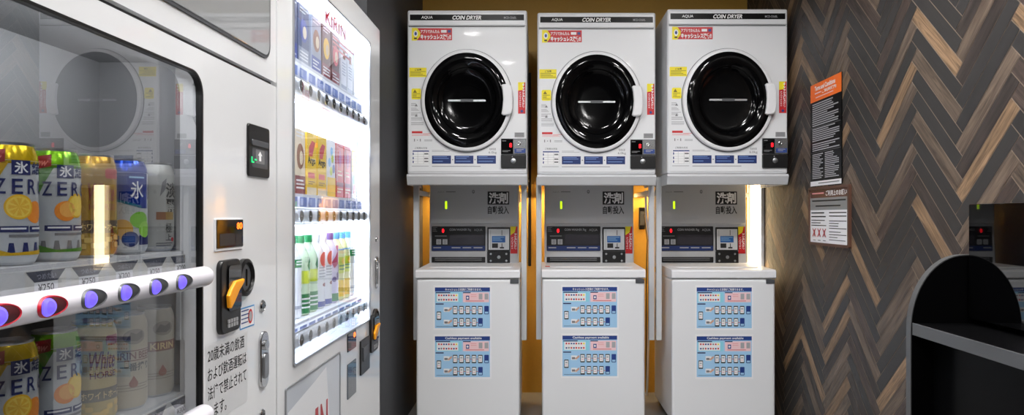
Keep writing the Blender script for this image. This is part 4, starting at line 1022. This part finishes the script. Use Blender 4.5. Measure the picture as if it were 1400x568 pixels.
def bottle(label, group, u, z, h, r, body, cap, deco, name='drink_bottle'):
    c = (-0.70, u, z); t = thing(name, label, 'bottle', c, group)
    fn = lambda a, b, w: (a, b, w)
    MB().lathe([(r * .8, .0005), (r, .006), (r, h * .30), (r * .95, h * .34), (r, h * .38), (r, h * .66), (r * .93, h * .74), (r * .62, h * .84), (.0135, h * .89), (.0135, h * .905)], body, fn, 28).build('body', t)
    MB().lathe([(.0145, h * .905), (.0145, h * .99), (.0135, h)], cap, fn, 20).build('cap', t)
    d = Decal(.0003); deco(d, r, h); d.build('label_print', lambda a, b, w: ((r + .0002 + w) * math.cos(a / r), (r + .0002 + w) * math.sin(a / r), b), t, maxu=.006)
    return t
COCOA = col('pack_cocoa', (92, 40, 30)); YELP = col('pack_yellow', (248, 206, 40)); REDP = col('pack_red', (206, 52, 48)); SKY = col('pack_sky', (96, 176, 226)); SLATE = col('pack_slate', (86, 96, 126)); CREAM = col('pack_cream', (236, 220, 190)); WHP = col('pack_white', (228, 230, 234)); GRN = col('pack_green', (30, 130, 72)); LIME = col('pack_lime', (206, 220, 60)); PUR = col('pack_purple', (92, 70, 140)); NAV = col('pack_navy', (60, 78, 160)); MAR = col('pack_maroon', (130, 36, 44)); PALE = col('pack_pale_grey', (160, 166, 180)); BRN = col('pack_brown', (150, 96, 56)); ROSE = col('pack_rose', (226, 92, 100)); VIOL = col('pack_magenta', (176, 52, 112))
# upper row
def coffee(a, b):
    def f(d, u, z, w, h):
        d.rect(u - w / 2, z, u + w / 2, z + h * .28, b, 1).poly(ell(u, z + h * .58, w * .36, h * .2, 20), a, 1).poly(ell(u + w * .08, z + h * .56, w * .18, h * .11, 16), CREAM, 2)
        d.lines(u - w * .4, z + h * .05, u + w * .4, z + h * .22, 3, INKW, 2, .45, int(u * 100)).lines(u - w * .4, z + h * .84, u + w * .4, z + h * .95, 2, INKW, 2, .4, 3)
    return f
G1 = 'packs on the upper row of the lit display'
for i, (u, base, a, b, lb) in enumerate(((1.825, SLATE, PALE, NAV, 'slate grey pack at the near end of the upper row of the lit display'), (1.920, SLATE, NAV, PALE, 'second slate grey pack on the upper row of the lit display'),
        (2.030, PALE, BRN, NAV, 'pale grey pack with a brown spot on the upper row of the lit display'), (2.125, COCOA, YELP, MAR, 'cocoa brown pack with a yellow spot on the upper row of the lit display'), (2.220, COCOA, ROSE, MAR, 'cocoa brown pack with a rose spot on the upper row of the lit display'))):
    carton('drink_carton', lb, 'carton', G1, u, BASEZ[0], .084, .06, .165, base, coffee(a, b))
def milk(d, u, z, w, h):
    d.rect(u - w / 2, z, u + w / 2, z + h * .12, PALE, 1).lines(u - w * .35, z + h * .3, u + w * .3, z + h * .62, 5, PALE, 1, .4, 4).rect(u - w * .2, z + h * .7, u + w * .25, z + h * .88, BRN, 1)
for i, (u, lb) in enumerate(((2.315, 'white slim gabled carton next to the cocoa packs on the upper row'), (2.393, 'middle white slim gabled carton on the upper row'), (2.471, 'last white slim gabled carton on the upper row, nearest the charcoal wall'))):
    carton('milk_carton', lb, 'carton', G1, u, BASEZ[0], .062, .056, .185, WHP, milk, True, PALE)
# middle row
G2 = 'packs on the middle row of the lit display'
def tea(d, u, z, w, h):
    d.rect(u - w / 2, z, u + w / 2, z + h * .12, CREAM, 1).poly([(u - w * .3, z + h * .62), (u + w * .05, z + h * .62), (u + w * .34, z + h * .86), (u, z + h * .88), (u - w * .3, z + h * .76)], REDP, 1).text('Argo', u - w * .42, z + h * .47, u + w * .36, z + h * .62, INK, 2, .03).poly(rrect(u - w * .38, z + h * .27, u + w * .3, z + h * .36, .003, 2), ROSE, 1).lines(u - w * .35, z + h * .15, u + w * .3, z + h * .22, 2, BRN, 1, .4, 3)
def citrus(d, u, z, w, h):
    for i, (x, y, c) in enumerate(((-.25, .6, SKY), (.1, .68, LIME), (.25, .5, NAV), (-.05, .45, LIME), (.0, .8, SKY))): d.poly(ell(u + x * w, z + y * h, w * .16, h * .08, 14), c, 1 + i % 3)
    d.rect(u - w / 2, z, u + w / 2, z + h * .34, YELP, 1)
def reds(d, u, z, w, h):
    d.rect(u - w / 2, z + h * .3, u - w * .42, z + h, WHP, 1).poly(ell(u, z + h * .72, w * .2, h * .16, 18), VIOL, 1).rect(u - w / 2, z + h * .2, u + w / 2, z + h * .28, MAR, 1).lines(u - w * .4, z + h * .06, u + w * .4, z + h * .17, 2, CREAM, 1, .45, 3).lines(u - w * .3, z + h * .36, u + w * .3, z + h * .5, 2, CREAM, 1, .4, 5)
def fruit(d, u, z, w, h):
    d.rect(u - w / 2, z + h * .55, u + w / 2, z + h, YELP, 1).poly(ell(u, z + h * .4, w * .3, h * .1, 16), SKY, 1).poly(ell(u + w * .1, z + h * .18, w * .3, h * .12, 16), REDP, 2)
def bluep(d, u, z, w, h):
    d.rect(u - w / 2, z + h * .62, u + w / 2, z + h, SKY, 1).poly([(u - w / 2, z + h * .45), (u + w / 2, z + h * .6), (u + w / 2, z + h * .62), (u - w / 2, z + h * .62)], col('pack_aqua', (120, 200, 190)), 2).rect(u - w * .2, z + h * .86, u + w * .3, z + h * .93, NAV, 2).rect(u - w * .2, z + h * .1, u + w * .3, z + h * .2, SKY, 1)
for u, w, h, base, dc, lb in ((1.800, .080, .180, SLATE, coffee(SKY, MAR), 'slate blue pack at the near end of the middle row of the lit display'), (1.892, .080, .180, CREAM, coffee(BRN, MAR), 'cream pack with a brown ring on the middle row'), (1.988, .084, .180, YELP, tea, 'yellow pack with black lettering on the middle row, next to the cream pack'),
        (2.082, .084, .180, YELP, tea, 'yellow pack with black lettering on the middle row, beside the citrus pack'), (2.176, .084, .180, WHP, citrus, 'pale citrus pack with a yellow foot on the middle row'), (2.270, .080, .178, REDP, reds, 'red pack on the middle row next to the pale citrus pack'),
        (2.360, .076, .178, REDP, reds, 'red pack on the middle row next to the yellow fruit pack'), (2.442, .06, .172, WHP, fruit, 'yellow and white fruit pack on the middle row'), (2.503, .050, .255, WHP, bluep, 'tall blue topped pack at the far end of the middle row')):
    carton('drink_carton', lb, 'carton', G2, u, BASEZ[1], w, .06, h, base, dc)
# lower row
G3 = 'bottles on the lower row of the lit display'
def greenlab(d, r, h):
    d.rect(-.05, h * .62, .05, h * .72, GRN, 1).lines(-.02, h * .63, .02, h * .70, 2, INKW, 2, .4).rect(-.05, h * .12, .05, h * .16, PALE, 1)
def teal(d, r, h):
    d.rect(-.05, h * .03, .05, h * .27, GRN, 1).lines(-.03, h * .06, .03, h * .22, 3, INKW, 2, .4, 4).rect(-.05, h * .40, .05, h * .56, LIME, 1).poly([(-.012, h * .62), (0, h * .54), (.012, h * .62), (0, h * .72)], GRN, 2)
def pinkc(d, r, h):
    d.poly(ell(-.004, h * .66, .018, .024, 20), ROSE, 1).rect(-.05, h * .03, .05, h * .10, NAV, 1).lines(-.025, h * .4, .025, h * .56, 4, PALE, 1, .4, 5).poly(ell(.0, h * .32, .012, .006, 12), MAR, 1)
def grape(d, r, h):
    d.poly([(-.03, h * .58), (.01, h * .82), (.03, h * .82), (.03, h * .66), (-.02, h * .5)], VIOL, 1)
    R = random.Random(2)
    for k in range(12): d.poly(ell(R.uniform(-.022, .022), R.uniform(h * .33, h * .53), .008, .008, 10), PUR, 2 + k % 4)
    d.rect(-.05, h * .03, .05, h * .14, GRN, 1)
def lemonb(d, r, h):
    d.rect(-.05, h * .06, .05, h * .30, YELP, 1).rect(-.05, h * .40, .05, h * .64, LIME, 1).lines(-.025, h * .42, .025, h * .52, 2, GRN, 2, .4, 5).poly(ell(0, h * .58, .016, .012, 14), YELP, 3).rect(-.05, h * .74, .05, h * .76, SKY, 1)
DU = [1.850 + .0705 * i for i in range(10)]
for i, (bd, cp, dc, lb) in enumerate(((WHP, GRN, greenlab, 'white bottle with a green band at the near end of the lower row'), (WHP, GRN, greenlab, 'second white bottle with a green band on the lower row'), (col('pack_mint', (206, 228, 196)), GRN, teal, 'green footed tea bottle on the lower row, next to the green banded bottles'),
        (col('pack_mint'), GRN, teal, 'green footed tea bottle on the lower row, next to the rose spotted bottles'), (WHP, WHP, pinkc, 'white bottle with a rose spot on the lower row, next to the tea bottles'), (WHP, WHP, pinkc, 'white bottle with a rose spot on the lower row, next to the grape bottle'),
        (col('pack_lilac', (206, 200, 226)), PUR, grape, 'purple grape bottle on the lower row'), (col('pack_lemon_pale', (232, 232, 170)), SKY, lemonb, 'first yellow lemon bottle on the lower row, next to the grape bottle'), (col('pack_lemon_pale'), SKY, lemonb, 'second yellow lemon bottle on the lower row'), (WHP, SKY, greenlab, 'last white bottle on the lower row, nearest the charcoal wall'))):
    bottle(lb, G3, DU[i], BASEZ[2], .232, .030, bd, cp, dc)

# ------------------------------------------------------------------ camera, world, view
cam = bpy.data.cameras.new('camera'); cam.sensor_width = 36.0; cam.lens = F / 1400 * 36.0
cam.shift_x = -37.0 / 1400; cam.shift_y = 11.0 / 1400; cam.clip_start = 0.02
co = link(bpy.data.objects.new('camera', cam)); co.location = (0, 0, EYE); co.rotation_euler = (PI / 2, 0, 0)
S.camera = co
w = bpy.data.worlds.new('world'); w.use_nodes = True; S.world = w
w.node_tree.nodes['Background'].inputs[0].default_value = (0.5, 0.5, 0.5, 1); w.node_tree.nodes['Background'].inputs[1].default_value = 0.05
S.view_settings.view_transform = 'Standard'; S.view_settings.look = 'None'; S.view_settings.gamma = 1.0
S.view_settings.use_curve_mapping = False; S.view_settings.exposure = 0.56
S.cycles.max_bounces = 10; S.cycles.transparent_max_bounces = 12; S.cycles.sample_clamp_indirect = 8
